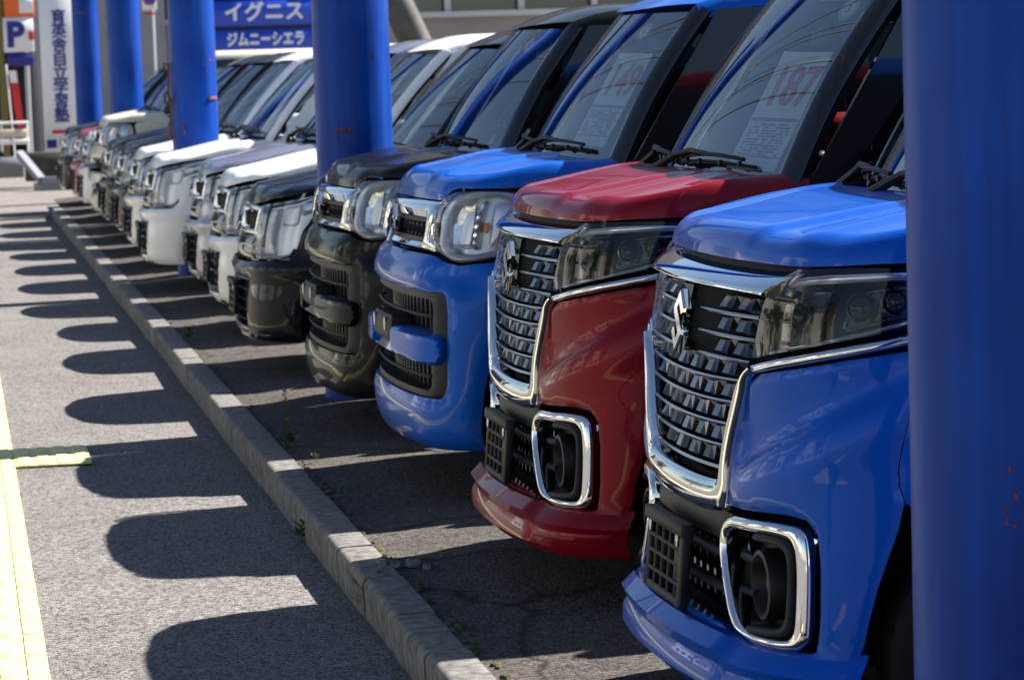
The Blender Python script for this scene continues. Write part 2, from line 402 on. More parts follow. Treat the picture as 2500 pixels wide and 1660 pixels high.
def seat(root, x, y, tint=SEAT):
    s = empty('seat'); s.parent = root
    MB().box((x+.02, y, .62), (.50, .48, .16), Matrix.Rotation(R(-6), 3, 'Y'), .05).build('seat_cushion', tint, s, True, 50)
    MB().box((x+.33, y, .95), (.16, .46, .62), Matrix.Rotation(R(14), 3, 'Y'), .05).build('seat_back', tint, s, True, 50)
    MB().box((x+.43, y, 1.36), (.11, .26, .17), Matrix.Rotation(R(12), 3, 'Y'), .045).build('headrest', tint, s, True, 50)

def upper(root, G, detail=True):
    """Greenhouse: windscreen, pillars, roof, side glass, cowl, wipers, cabin."""
    xb, zb, bb = G['base']; xt, zt, bt = G['topc']; wb, wt = G['wb'], G['wt']      # centre x, z, sweep-back at edge; half widths
    L, zr, belt = G['len'], G['roof'], G['belt']
    def W(a, b):                                   # windscreen surface, a across, b upwards
        w = wb+(wt-wb)*b; x = xb+(xt-xb)*b+(bb+(bt-bb)*b)*abs(a)**2.2-.015*math.sin(math.pi*b); z = zb+(zt-zb)*b+.018*math.sin(math.pi*b)-.012*a*a
        return (x, a*w, z)
    g = np.array([[W(a, b) for b in np.linspace(0, 1, 13)] for a in np.linspace(-.97, .97, 33)])
    ws = MB().grid(g, flip=True).build('windscreen', GLASS, root, True, 80)
    # dark ceramic band round the glass
    ring = []
    for a0, a1, b0, b1 in ((-.97, .97, .955, 1.0), (-.97, -.935, 0, 1), (.935, .97, 0, 1), (-.97, .97, 0, .045)):
        ring.append(np.array([[np.array(W(a, b))+np.array((.006, 0, -.004)) for b in np.linspace(b0, b1, 9)] for a in np.linspace(a0, a1, 25)]))
    mb = MB(); [mb.grid(r_, flip=True) for r_ in ring]; mb.build('glass_border', MATTE, ws, True, 80)
    sp = paint('base', (.02, .02, .02))
    # A pillars (bright outer face, black inner strip)
    for sg in (-1, 1):
        bs = np.linspace(-.04, 1.02, 14); p = np.array([W(sg*1.0, b) for b in bs]); p[:, 1] += sg*.008
        nn = np.tile([-.65, sg*.55, .5], (len(p), 1))
        sweep('a_pillar', p, nn, oval(.014, .040, 12), G['pillar'], root)
        p2 = p+np.array([.035, sg*.012, -.004]); sweep('pillar_trim', p2, nn, oval(.012, .012, 6), MATTE, root)
    # roof
    xr0 = xt-.01; n = 25
    def roofz(x, a):
        f = np.clip((x-xr0)/.35, 0, 1); r = np.clip((L-x)/.3, 0, 1)
        return zt+.004+(zr-zt)*math.sin(f*math.pi/2)-.10*(1-math.sin(r*math.pi/2))-.035*abs(a)**3
    rows = []
    for a in np.linspace(-1, 1, 31):
        x0 = xr0+bt*abs(a)**2.2; row = []
        for t in np.linspace(0, 1, n):
            x = x0+(L-.02-x0)*t; w = wt+.035*math.sin(min(t*4, 1)*math.pi/2); row.append((x, a*w, roofz(x, a)))
        rows.append(row)
    rows = np.array(rows); mb = MB().grid(rows, flip=True)
    for e in (0, -1):                              # rolled gutter edge
        ed = rows[e]; sg = -1 if e == 0 else 1
        mb.grid(np.stack([ed, ed+np.array([0, sg*.022, -.02]), ed+np.array([0, sg*.03, -.06])], 1), flip=(sg < 0))
    mb.build('roof', sp if not G.get('black_roof') else PIANO, root, True, 60)
    lin = rows[2:-2, 1:-1] - np.array([0, 0, .035]); MB().grid(lin, flip=False).build('headliner', LINER, root, True, 60)
    # sides above the belt
    x_a = xb+bb; pil = G['side_mat']
    for sg in (-1, 1):
        Sd = Flat(sg, G['yb'], belt, G['lean'], .03)
        top0 = xt+bt+.03; slope = (top0-x_a)/(zt-zb)
        o = [(x_a+.02, belt-.02), (L-.03, belt-.02), (L-.05, zt-.05), (L-.12, zt+.0), (top0+.02, zt-.005)]
        q1 = [(x_a+.155, belt+.035), (x_a+.36, belt+.035), (x_a+.36+slope*.20, zt-.28), (x_a+.155+slope*.30, belt+.30)]
        bx = 1.55; q2 = [(x_a+.43, belt+.02), (bx, belt+.02), (bx, zt-.075), (top0+.17, zt-.075), (x_a+.43+slope*.14, belt+.20)]
        q3 = [(bx+.09, belt+.02), (L-1.02, belt+.02), (L-1.02, zt-.075), (bx+.09, zt-.075)]; q4 = [(L-.93, belt+.03), (L-.22, belt+.03), (L-.27, zt-.085), (L-.93, zt-.085)]
        hs = [rounded(q, .035) for q in (q1, q2, q3, q4)]
        patch('window_surround', o, Sd, pil, root, hs, .09, 0.0, None, .03)
        for h, gm in zip(hs, (GLASS, GLASS, PRIVACY, PRIVACY)):
            patch('side_window', h, Sd, gm, root, (), .12, -.014, None, .0)
    # tailgate glass and rear panel
    hw = .70
    MB().grid(np.array([[(L-.02+.0*a, a*hw, z) for z in np.linspace(.28, belt, 5)] for a in np.linspace(-1, 1, 9)]), flip=False).build('tailgate', sp, root)
    MB().grid(np.array([[(L-.02-.05*b, a*(hw-.06*b), belt+(zt-.02-belt)*b) for b in np.linspace(0, 1, 5)] for a in np.linspace(-1, 1, 9)]), flip=False).build('rear_window', PRIVACY, root)
    # cowl
    cw = np.array([[(W(a, 0)[0]-.16*(1-b)+.02, a*(wb+.02), zb-.028-.03*(1-b)+.006*math.cos(a*1.5)) for b in np.linspace(0, 1, 6)] for a in np.linspace(-1, 1, 25)])
    mb = MB().grid(cw, flip=True)
    mb.grid(np.stack([cw[:, 0], cw[:, 0]+np.array([0, 0, -.09])], 1), flip=False); mb.build('cowl_panel', GREY_PL, root, True, 50)
    # wipers: two arms resting at the foot of the screen
    for a0, a1 in ((.80, .02), (-.02, -.80)):
        wp = empty('wiper'); wp.parent = root
        def on(a, b, o): v = np.array(W(a, b)); return v+np.array([-.75, 0, .66])*o
        pv = on(a0, -.03, .01)+np.array([-.05, 0, 0])
        arm = [pv, pv+np.array([0, 0, .03]), on(a0+(a1-a0)*.12, .045, .045), on(a0+(a1-a0)*.35, .065, .05), on(a0+(a1-a0)*.52, .07, .035)]
        MB().tube(arm, [.012, .013, .011, .009, .008], 8).lathe([(.02, -.012), (.022, .012), (.012, .025), (.001, .028)], 12, Matrix.Translation(pv)).build('wiper_arm', BLACK, wp)
        aa = np.linspace(a0+(a1-a0)*.05, a1, 15); mb = MB()
        mb.tube([on(a, .045+.012*math.sin(k*math.pi/14), .012) for k, a in enumerate(aa)], .0055, 6)
        mb.tube([on(a, .052+.014*math.sin(k*math.pi/14), .026+.012*math.sin(k*math.pi/14)) for k, a in enumerate(aa[1:-1])], .0065, 6)
        for k in (2, 5, 9, 12): mb.box(on(aa[k], .050, .018), (.010, .016, .014))
        mb.build('wiper_blade', BLACK, wp)
    # cabin
    dx = xb+.10
    mb = MB(); mb.grid(np.array([[(dx+.02+.07*a*a+.40*b-.05*math.sin(b*3), a*.63, zb-.06-.02*b-.13*b**3) for b in np.linspace(0, 1, 9)] for a in np.linspace(-1, 1, 17)]), flip=True)
    mb.box((dx+.36, 0, zb-.30), (.18, 1.26, .36), None, .05); mb.build('dashboard', DASH, root, True, 50)
    for y in (.36, -.36): seat(root, dx+.78, y)
    MB().box((dx+1.75, 0, .92), (.16, 1.2, .75), Matrix.Rotation(R(12), 3, 'Y'), .05).build('rear_seat', SEAT, root, True, 50)
    Ms = Matrix.Translation((dx+.50, .36, zb-.06)) @ Matrix.Rotation(R(-62), 4, 'Y')
    k = 28; mb = MB(); mb.tube([Ms @ Vector((.18*math.cos(2*math.pi*i/k), .18*math.sin(2*math.pi*i/k), 0)) for i in range(k+1)], .014, 8, False)
    mb.box(Ms @ Vector((0, 0, -.02)), (.13, .12, .05), Ms.to_3x3(), .02); mb.box(Ms @ Vector((0, 0, -.02)), (.03, .34, .02), Ms.to_3x3(), .006); mb.build('steering_wheel', BLACK, root, True, 50)
    MB().box((xt+.10, 0, zt-.13), (.03, .20, .065), None, .012).build('rear_view_mirror', BLACK, root, True, 50)
    MB().box((L/2+.1, 0, .30), (L-.75, 1.16, .16)).build('underbody', MATTE, root, False)
    return W, ws

def body_side(root, S, G, bump_edge, arch_r=.345, wx=.57):
    """Front fender, doors, rear quarter, sill along each flank, wheel wells and wheels."""
    sp = paint('base', (.02, .02, .02)); L, belt = G['len'], G['belt']; rx = wx+2.46
    ux = S.u_of_x
    def arch(cx, r, a0, a1, n=14): return [(ux(max(cx+r*math.cos(R(a)), .02)), .275+r*math.sin(R(a))) for a in np.linspace(a0, a1, n)]
    dx0, dx1, dx2 = 1.06, 1.98, 2.92
    for sg in (-1, 1):
        def mk(pts): return pts if sg > 0 else mirror(pts)
        fen = [(u, z) for u, z in bump_edge]+[(ux(dx0-.01), belt-.012), (ux(dx0-.01), .25)]+[(ux(wx+arch_r*.995), .25)]+arch(wx, arch_r, 4, G.get('arch_end', 128))
        patch('fender', mk(fen), S, sp, root, (), .035, 0, (.006, .010), .03)
        dr = [(ux(dx0), .255), (ux(dx1), .255), (ux(dx1), belt-.012), (ux(dx0), belt-.012)]; p = patch('front_door', mk(rounded(dr, .03)), S, sp, root, (), .07, 0, None, .025)
        dr2 = [(ux(dx1+.008), .255), (ux(rx-arch_r-.06), .255), (ux(rx-arch_r*.55), .62), (ux(dx2), .72), (ux(dx2), belt-.012), (ux(dx1+.008), belt-.012)]; p2 = patch('rear_door', mk(rounded(dr2, .03)), S, sp, root, (), .07, 0, None, .025)
        for dd, par in ((dx0+.72, p), (dx1+.12, p2)):
            c = S.at(np.array([sg*ux(dd)]), .93, .022)[0]; MB().box(c, (.17, .022, .028), None, .009).build('door_handle', sp, par, True, 50)
        q = [(ux(dx2+.008), .73), (ux(dx2+.008), belt-.012), (ux(L-.03), belt-.012), (ux(L-.03), .30)]+arch(rx, arch_r*.97, 4, 86)
        patch('rear_quarter', mk(q), S, sp, root, (), .06, 0, None, .025)
        sl = [(ux(dx0+.01-.06), .19), (ux(rx-arch_r-.02), .19), (ux(rx-arch_r-.02), .248), (ux(dx0-.05), .248)]; patch('sill', mk(sl), S, sp, root, (), .08, -.006, None, .03)
        for cx in (wx, rx):
            yy = sg*.655; mb = MB(); rr = arch_r+.02
            A = [(cx+rr*math.cos(R(a)), .275+rr*math.sin(R(a))) for a in np.linspace(-8, 188, 19)]
            mb.grid(np.array([[(x, sg*.60, z), (x, sg*.42, z)] for x, z in A]), flip=(sg < 0)); V = [(x, sg*.42, z) for x, z in A]; mb.add(V, [tuple(range(len(V)))])
            mb.build('wheel_well', MATTE, root, True, 40)
            wheel(root, cx, yy-sg*.015, sg)
    for sg in (-1, 1):                             # folded door mirrors
        mm = empty('door_mirror'); mm.parent = root
        MB().box((1.34, sg*(.79), belt+.10), (.20, .10, .16), Matrix.Rotation(R(sg*6), 3, 'Z'), .035).build('mirror_shell', sp, mm, True, 50)
        MB().box((1.24, sg*.745, belt+.035), (.07, .09, .05), None, .015).build('mirror_foot', BLACK, mm, True, 50)

def bolt_row(root): pass

def smooth01(t): t = min(max(t, 0), 1); return t*t*(3-2*t)
PB = paint('base', (.02, .02, .02))
G_TALL = dict(base=(.585, 1.185, .145), topc=(.945, 1.695, .115), wb=.645, wt=.565, len=3.395, roof=1.785, belt=1.15, yb=.715, lean=.16, pillar=PIANO, side_mat=PIANO)
G_LOW = dict(base=(.76, 1.09, .14), topc=(1.26, 1.62, .10), wb=.645, wt=.565, len=3.395, roof=1.715, belt=1.03, yb=.725, lean=.20, pillar=PB, side_mat=PB)

def plate_bracket(root, S, u0, z0, w, h, off, lugs=True):
    """Bare number-plate holder: frame, ribs and two fixing lugs."""
    p = S.at(np.array([u0]), z0, off)[0]; nn = S.N(np.array([u0]), np.array([z0]))[0]; Rm = Matrix.Rotation(math.atan2(nn[2], -nn[0]), 3, 'Y')
    mb = MB()
    def bx(y, z, sy, sz, dx=0., sx=.016): mb.box(Vector(p)+Rm @ Vector((dx, y, z)), (sx, sy, sz), Rm, .003)
    bx(0, h/2-.012, w, .03, -.004, .03); bx(0, -h/2+.01, w, .02); bx(w/2-.012, 0, .024, h*.98); bx(-w/2+.014, 0, .03, h*.98, -.003, .022)
    for k in (-.28, -.08, .10, .28): bx(k*w, 0, .010, h*.9)
    for k in (.17, -.02, -.24): bx(0, k*h, w*.92, .010)
    bx(-w*.30, h*.05, w*.12, h*.5)
    o = mb.build('plate_bracket', GREY_PL, root, True, 40)
    if lugs:
        for k in (-.36, .36): MB().box(Vector(p)+Rm @ Vector((-.014, k*w, h*.30)), (.008, .018, .03), Rm, .002).build('bracket_lug', ALLOY, o, True, 40)
    return o

def arc_path(S, u0, u1, z, off, n=21, bow=0.0):
    us = np.linspace(u0, u1, n); zs = z+bow*(us*us); return S.P(us, zs)+S.N(us, zs)*off, S.N(us, zs)

# ------------------------------------------------------------------ type A: tall wagon with tall chrome-framed grille
def build_custom(name):
    root = empty(name); S = SA; G = G_TALL
    half = [(-.905, .918), (-.72, .899), (-.47, .858), (-.425, .838), (-.41, .812), (-.342, .68), (-.318, .566), (-.45, .572), (-.57, .578), (-.632, .572), (-.662, .545), (-.674, .48), (-.682, .38), (-.682, .305), (-.66, .282), (-.60, .276), (-.47, .281), (-.40, .300), (-.33, .312), (0, .318)]
    edge = [(.905, .918), (.893, .865), (.876, .80), (.858, .73), (.848, .68), (.850, .645), (.862, .612), (.848, .555), (.828, .50), (.808, .44), (.792, .37), (.782, .30), (.775, .21)]
    outer = sym(half)+edge[1:]+[(-u, z) for u, z in reversed(edge[1:])]
    def crease(u, z):                              # swept crease from the grille foot up to the wing, panel above it hollowed
        a = np.abs(u); zc = .615+.40*np.clip(a-.33, 0, 1)**1.0; t = np.clip((z-zc)/.035, 0, 1); t = t*t*(3-2*t)
        b = np.clip((z-zc-.06)/.14, 0, 1); b = b*b*(3-2*b); w = np.clip((a-.34)/.06, 0, 1)*np.clip((.93-a)/.10, 0, 1)
        return (-.024*t*(1-b)+.010*np.exp(-((z-zc+.05)/.05)**2))*w
    patch('front_bumper', outer, S, PB, root, (), .016, crease, (.006, .010), .025)
    # crease bulge of the bumper corner
    inner = sym([(-.80, 1.07), (-.80, .25), (0, .25)][:2])
    patch('bumper_core', [(-.74, .24), (.74, .24), (.74, 1.05), (-.74, 1.05)], S, MATTE, root, (), .06, -.085, None, 0)
    # grille
    op = sym([(-.455, 1.012), (-.43, .885), (-.372, .815), (-.305, .655), (-.265, .622)])
    gr = patch('grille', [(u*1.03, z+.004 if z > .9 else z-.006) for u, z in op], S, MATTE, root, (), .04, -.05, None, .0)
    zs = np.linspace(.968, .637, 8)
    def halfw(z): return float(np.interp(z, [.622, .655, .815, .885, 1.012], [.262, .302, .37, .428, .452]))
    blk = None
    for k, z in enumerate(zs):
        hw = halfw(z)-.004
        for a, b in (((-hw, -.085), (.085, hw)) if k < 3 else ((-hw, hw),)):
            p, nn = arc_path(S, a, b, z, .0, 17, .06*(1 if k > 2 else .3))
            sweep('grille_slat', p-nn*.010, nn, [(.013, 0), (.011, .004), (-.02, .006), (-.02, -.005), (.011, -.0035)], mat('slat_chrome', (.34, .34, .36), .12, 1.0), gr)
        if k in (0, 1, 2, 3, 4, 5, 6, 7):
            n = int((2*hw)/.112); off0 = .056 if n % 2 == 0 else 0
            for j in range(-n, n+1):
                u = off0+j*.112 if n % 2 == 0 else j*.112
                if abs(u)+.036 > hw or (k < 3 and abs(u) < .12): continue
                zc = z+.025+.06*(1 if k > 2 else .3)*u*u
                p = S.at(np.array([u]), zc, -.022)[0]; nn = S.N(np.array([u]), np.array([zc]))[0]
                if blk is None:
                    mb = MB(); w0, h0 = .034, .0155
                    V = [(.02, -w0*1.15, -h0), (.02, w0*1.15, -h0), (.02, w0*1.15, h0), (.02, -w0*1.15, h0), (-.012, -w0, -h0), (-.012, w0, -h0), (-.004, w0*.9, h0), (-.004, -w0*.9, h0), (-.020, -w0*.55, -h0*.8), (-.020, w0*.55, -h0*.8), (-.010, w0*.5, h0*.8), (-.010, -w0*.5, h0*.8)]
                    mb.add(V, [(4, 8, 11, 7), (8, 9, 10, 11), (9, 5, 6, 10), (7, 11, 10, 6), (4, 5, 9, 8), (0, 4, 7, 3), (5, 1, 2, 6), (3, 7, 6, 2), (0, 1, 5, 4)])
                    o = mb.build('grille_block', SMOKE_CHROME, gr, False); blk = o
                else:
                    o = blk.copy(); COL.objects.link(o); o.parent = gr
                o.location = p; o.rotation_euler = (0, math.atan2(nn[2], -nn[0]), math.atan2(-nn[1], -nn[0]))
    # chrome: upper band, side frames, lower smile
    band = sym([(-.555, 1.076), (-.49, 1.06), (-.462, 1.014)])[::-1]
    ribbon('chrome_band', [(-.555, 1.076), (-.46, 1.071), (0, 1.070), (.46, 1.071), (.555, 1.076)], [(-.468, 1.014), (-.40, 1.016), (0, 1.016), (.40, 1.016), (.468, 1.014)], S, CHROME, root, 60, False, .004, .009, .05, 9, 2, .040)
    patch('radiator_shroud', sym([(-.53, 1.10), (-.53, 1.072)]), S, GREY_PL, root, (), .03, -.035, None, .02)
    fr = [(-.44, .874), (-.41, .856), (-.375, .815), (-.305, .66), (-.296, .63), (-.27, .615), (-.15, .610), (0, .609)]
    fo = [(-.46, .862), (-.425, .842), (-.408, .812), (-.338, .66), (-.318, .562), (-.29, .545), (-.15, .537), (0, .535)]
    ribbon('grille_surround', sym(fr), sym(fo), S, CHROME, root, 110, False, .002, .020, .04, 9, 2)
    for sg in (-1, 1):
        mk = (lambda q: q) if sg < 0 else mirror
        ribbon('chrome_strip', mk([(-.44, .876), (-.50, .889), (-.72, .928), (-.90, .953), (-1.03, .973)]), mk([(-.448, .856), (-.50, .868), (-.72, .907), (-.90, .933), (-1.03, .958)]), S, CHROME, root, 40, False, .002, .012, .03)
        # headlamp
        hl = [(-.462, 1.018), (-.478, 1.045), (-.545, 1.074), (-.70, 1.082), (-.85, 1.082), (-1.0, 1.07), (-1.05, 1.055), (-1.02, 1.01), (-.86, .962), (-.70, .936), (-.50, .899), (-.44, .889), (-.436, .90)]
        h = patch('headlight', mk(hl), S, MATTE, root, (), .05, -.06, None, 0)
        patch('lamp_lens', mk(hl), S, LENS_SMOKE, h, (), .03, .006, None, .012)
        ribbon('lamp_trim', mk([(-.48, .908), (-.70, .947), (-.86, .976), (-1.0, 1.018)]), mk([(-.485, .899), (-.70, .937), (-.86, .964), (-1.0, 1.004)]), S, CHROME, h, 36, False, -.016, .010, .03)
        ribbon('lamp_brow', mk([(-.50, 1.048), (-.56, 1.071), (-.70, 1.078), (-.85, 1.078), (-1.02, 1.062)]), mk([(-.52, 1.040), (-.58, 1.050), (-.70, 1.056), (-.85, 1.057), (-1.02, 1.05)]), S, REFLECTOR, h, 36, False, -.016, .008, .03)
        patch('lamp_bezel', mk([(-.46, 1.01), (-.46, .905), (-.60, .925), (-.61, 1.045), (-.52, 1.045)]), S, PIANO, h, (), .03, -.045, None, .01)
        for u, z, r in ((-.555, .985, .026), (-.74, 1.005, .026), (-.83, 1.015, .024)):
            q = S.at(np.array([u]), z, -.040)[0]; nn = S.N(np.array([u]), np.array([z]))[0]
            if sg > 0: q = q*np.array([1, -1, 1]); nn = nn*np.array([1, -1, 1])
            Mz = Matrix.Translation(q) @ Vector(nn).to_track_quat('Z', 'Y').to_matrix().to_4x4()
            MB().lathe([(r*1.25, -.01), (r*1.25, .012), (r*1.05, .014), (r, .006), (r*.85, .018), (r*.5, .027), (.001, .030)], 20, Mz).build('projector', PIANO, h)
        patch('lamp_box', mk(rounded([(-.68, .955), (-.72, 1.04), (-.92, 1.05), (-.90, .985)], .02)), S, PIANO, h, (), .03, -.05, None, .02)
        ribbon('lamp_frame', mk(rounded([(-.68, .958), (-.72, 1.040), (-.92, 1.048), (-.90, .988)], .02)), mk(rounded([(-.692, .965), (-.727, 1.033), (-.910, 1.040), (-.893, .993)], .016)), S, REFLECTOR, h, 80, True, -.040, .006, .02, 5, 0)
        patch('marker_lamp', mk(rounded([(-.90, 1.0), (-.91, 1.045), (-.98, 1.045), (-.98, 1.02)], .01)), S, AMBER, h, (), .03, -.035, (.01, .02), .01)
        # fog lamp bezel
        bo = [(-.318, .548), (-.45, .556), (-.565, .561), (-.632, .555), (-.650, .50), (-.660, .38), (-.662, .308), (-.60, .296), (-.475, .300), (-.40, .318), (-.335, .415), (-.300, .48)]
        bi = [(-.335, .520), (-.46, .527), (-.550, .530), (-.600, .522), (-.613, .47), (-.619, .38), (-.618, .330), (-.59, .322), (-.48, .322), (-.416, .334), (-.353, .418), (-.322, .478)]
        fb = ribbon('fog_lamp_bezel', mk(bo), mk(bi), S, CHROME, root, 121, True, .002, .014, .06, 9, 2)
        patch('bezel_recess', mk([(u*1.01+.0, z) for u, z in bi]), S, BLACK, fb, (), .04, -.07, None, 0)
        ribbon('bezel_inset', mk([(-.48, .528), (-.56, .531), (-.60, .52), (-.612, .47), (-.618, .38), (-.614, .338), (-.59, .324), (-.48, .320)]), mk([(-.48, .512), (-.55, .514), (-.585, .504), (-.595, .47), (-.601, .38), (-.597, .352), (-.575, .341), (-.48, .336)]), S, GREY_PL, fb, 60, False, .010, .008, .05)
        q = S.at(np.array([-.50]), .424, -.045)[0]; 
        if sg > 0: q = q*np.array([1, -1, 1])
        Mz = Matrix.Translation(q) @ Matrix.Rotation(-math.pi/2, 4, 'Y') @ Matrix.Rotation(0, 4, 'Z')
        MB().lathe([(.074, -.03), (.076, .03), (.072, .042), (.064, .044), (.058, .036), (.050, -.012), (.048, -.02)], 36, Mz).build('fog_lamp_ring', BLACK, fb, True, 50)
        MB().lathe([(.050, .006), (.044, .016), (.02, .024), (.001, .026)], 24, Mz).build('fog_lamp', REFLECTOR, fb, True, 60)
        for z in (.465, .395):
            p, nn = arc_path(S, sg*.36, sg*.44, z, -.03, 6); sweep('bezel_bar', p, nn, oval(.016, .010, 8), BLACK, fb)
    # lower intake
    lo = sym([(-.305, .53), (-.31, .46), (-.35, .40), (-.405, .325)])
    li = patch('lower_grille', lo, S, MATTE, root, (), .05, -.075, None, 0)
    patch('intake_panel', sym([(-.312, .545), (-.308, .485)]), S, GREY_PL, li, (), .03, -.012, (.006, .02), .04)
    for z, w in ((.455, .315), (.385, .365)):
        p, nn = arc_path(S, -w, w, z, -.02, 21); sweep('intake_bar', p, nn, oval(.022, .011, 10), GREY_PL, li)
    mb = MB()
    for u in np.linspace(-.33, .33, 12):
        q = S.at(np.array([u]), .42, -.06)[0]; mb.box(q, (.012, .016, .20))
    mb.build('radiator_fin', SMOKE_CHROME, li, False)
    plate_bracket(root, S, 0.0, .405, .335, .185, .028)
    # lip spoiler
    us = np.linspace(-.80, .80, 81); rows = []
    for u in us:
        k = smooth01((.455-abs(u))/.035); e = smooth01((.80-abs(u))/.06)
        sec = [(.300+.008*k, -.004, ), (.286+.010*k, .010+.016*k), (.250+.01*k, .018+.018*k), (.236+.008*k, .006+.008*k), (.222+.006*k, .004+.014*k), (.190+.010*k, .004+.018*k), (.165+.006*k, -.006+.010*k), (.155, -.06)]
        rows.append([S.at(np.array([u]), z, o*(.55+.45*e))[0] for z, o in sec])
    MB().grid(np.array(rows), flip=False).build('lip_spoiler', PB, root, True, 35)
    emblem(root, S, .932, .072, .010)
    P = dict(zlow=lambda u: 1.081+.010*smooth01((u-.5)/.3), x_end=1.06, round=.062, rear=lambda y: .545+.10*(abs(y)/.64)**2,
             top=lambda x, y: 1.150+.058*smooth01((x-.12)/.45)-.016*(abs(y)/.7)**2-.010*smooth01((abs(y)-.20-.30*x)/.05)*(1-smooth01((x-.4)/.3))+.008*math.exp(-((abs(y)-.50)/.05)**2))
    hood(S, root, P)
    edge_f = [(.866, .608), (.853, .645), (.851, .68), (.861, .73), (.879, .80), (.896, .865), (.908, .918), (1.03, .945), (1.055, 1.0), (1.06, 1.07)]
    G = dict(G, arch_end=124); body_side(root, S, G, edge_f, .375, .585)
    W, ws = upper(root, G)
    root_w[name] = W
    return root, W, ws

# ------------------------------------------------------------------ type B: tall wagon with oval lamps
def build_round(name):
    root = empty(name); S = SB; G = G_TALL
    top = [(-.90, .86), (-.80, .848), (-.68, .842), (-.60, .852), (-.545, .868), (-.50, .872), (0, .872)]
    edge = [(.90, .86), (.875, .75), (.86, .62), (.83, .55), (.80, .45), (.78, .33), (.77, .20)]
    outer = sym(top)+edge[1:]+[(-u, z) for u, z in reversed(edge[1:])]
    hole = rounded([(-.645, .748), (-.66, .68), (-.66, .42), (-.64, .38), (.64, .38), (.66, .42), (.66, .68), (.645, .748)], .05)
    patch('front_bumper', outer, S, PB, root, (hole,), .03, lambda u, z: -.035*np.exp(-((z-.80)/.045)**2)*np.clip((np.abs(u)-.50)/.1, 0, 1)*np.clip((.80-np.abs(u))/.08, 0, 1), (.014, .03), .03)
    patch('bumper_core', [(-.74, .24), (.74, .24), (.74, 1.06), (-.74, 1.06)], S, MATTE, root, (), .06, -.10, None, 0)
    sur_in = rounded([(-.575, .722), (-.575, .405), (.575, .405), (.575, .722)], .04)
    lg = patch('lower_grille', [(u*.995, .565+(z-.565)*.985) for u, z in hole], S, GREY_PL, root, (sur_in,), .03, -.012, (.008, .02), .06)
    mb = MB()
    for u in np.linspace(-.54, .54, 19):
        q = S.at(np.array([u]), .56, -.075)[0]; mb.box(q, (.012, .026, .31))
    mb.build('radiator_fin', GREY_PL, lg, False)
    for z in (.665, .455):
        p, nn = arc_path(S, -.565, .565, z, -.018, 25); sweep('intake_bar', p, nn, oval(.008, .006, 8), GREY_PL, lg)
    for sg in (-1, 1):
        mk = (lambda q: q) if sg < 0 else mirror
        pl = rounded([(-.20, .612), (-.20, .510), (-.650, .494), (-.650, .602)], .042, 9)
        patch('bumper_pad', mk(pl), S, PB, root, (), .010, .0, (.030, .016), .05)
    patch('bumper_link', rounded([(-.25, .545), (-.25, .500), (.25, .500), (.25, .545)], .01), S, CHROME, root, (), .03, .0, (.02, .02), .03)
    pb = patch('plate_bracket', rounded([(-.185, .64), (-.185, .548), (.185, .548), (.185, .64)], .012), S, GREY_PL, root, (), .03, .016, (.010, .010), .06)
    for k in (-.12, .12): MB().box(S.at(np.array([k]), .605, .028)[0], (.01, .022, .05), None, .003).build('bracket_lug', ALLOY, pb, True, 40)
    # chrome garnish with slotted opening
    slot = rounded([(-.425, .992), (-.435, .915), (.435, .915), (.425, .992)], .018)
    g = patch('grille', sym([(-.555, 1.052), (-.52, 1.03), (-.515, .93), (-.535, .885)]), S, CHROME, root, (slot,), .02, .0, (.020, .05), .04)
    patch('slot_backing', [(u*1.01, z) for u, z in slot], S, MATTE, g, (), .06, -.05, None, 0)
    for z, s_ in ((.986, -1), (.921, 1)):
        p, nn = arc_path(S, -.425, .425, z, -.006, 25); sweep('grille_slat', p, nn, [(.012, .007), (.012, -.007), (-.03, -.007), (-.03, .007)], GREY_PL, g)
        for u in np.linspace(-.39, .39, 14):
            if abs(u) < .09: continue
            q = S.at(np.array([u]), z+s_*.015, -.012)[0]; MB().box(q, (.02, .026, .018), None, .004).build('grille_tooth', GREY_PL, g, True, 40)
    for sg in (-1, 1):
        p, nn = arc_path(S, sg*.43, sg*.54, .955, -.004, 6); sweep('grille_end', p, nn, oval(.012, .03, 10), PIANO, g)
    emblem(root, S, .955, .068, .024)
    for sg in (-1, 1):
        mk = (lambda q: q) if sg < 0 else mirror
        hl = rounded([(-.525, .965), (-.522, 1.04), (-.56, 1.085), (-.66, 1.098), (-.80, 1.095), (-.915, 1.07), (-.945, 1.0), (-.935, .92), (-.87, .875), (-.76, .855), (-.66, .852), (-.575, .875), (-.535, .915)], .05)
        hi = [(-.733+(u+.733)*.80, .975+(z-.975)*.80) for u, z in hl]
        h = patch('headlight', mk(hl), S, LAMPW, root, (), .03, lambda u, z: -.050+.0*u, None, 0)
        patch('lamp_lens', mk(hl), S, LENS, h, (), .022, -.004, (.050, .075), .012)
        ribbon('lamp_rim', mk(hl), mk(hi), S, LAMPW, h, 101, True, -.018, .016, .03, 7, 0)
        for nm, mt, pl, o, pw in (('reflector_bowl', REFLECTOR, [(-.60, .90), (-.585, .98), (-.60, 1.05), (-.68, 1.055), (-.70, .98), (-.69, .90)], -.03, (-.025, .04)),
                             ('lamp_tower', CHROME, [(-.705, .895), (-.705, 1.06), (-.745, 1.065), (-.745, .89)], -.03, (.03, .02)),
                             ('marker_lamp', AMBER, [(-.75, .95), (-.75, .985), (-.775, .985), (-.775, .95)], -.015, (.012, .012)),
                             ('lamp_side', LAMPW, [(-.78, .90), (-.78, 1.055), (-.89, 1.04), (-.90, .93)], -.03, (.012, .04))):
            patch(nm, mk(rounded(pl, .014)), S, mt, h, (), .016, o, pw, .03)
    def zl(u): return 1.058+.042*smooth01((u-.49)/.05)
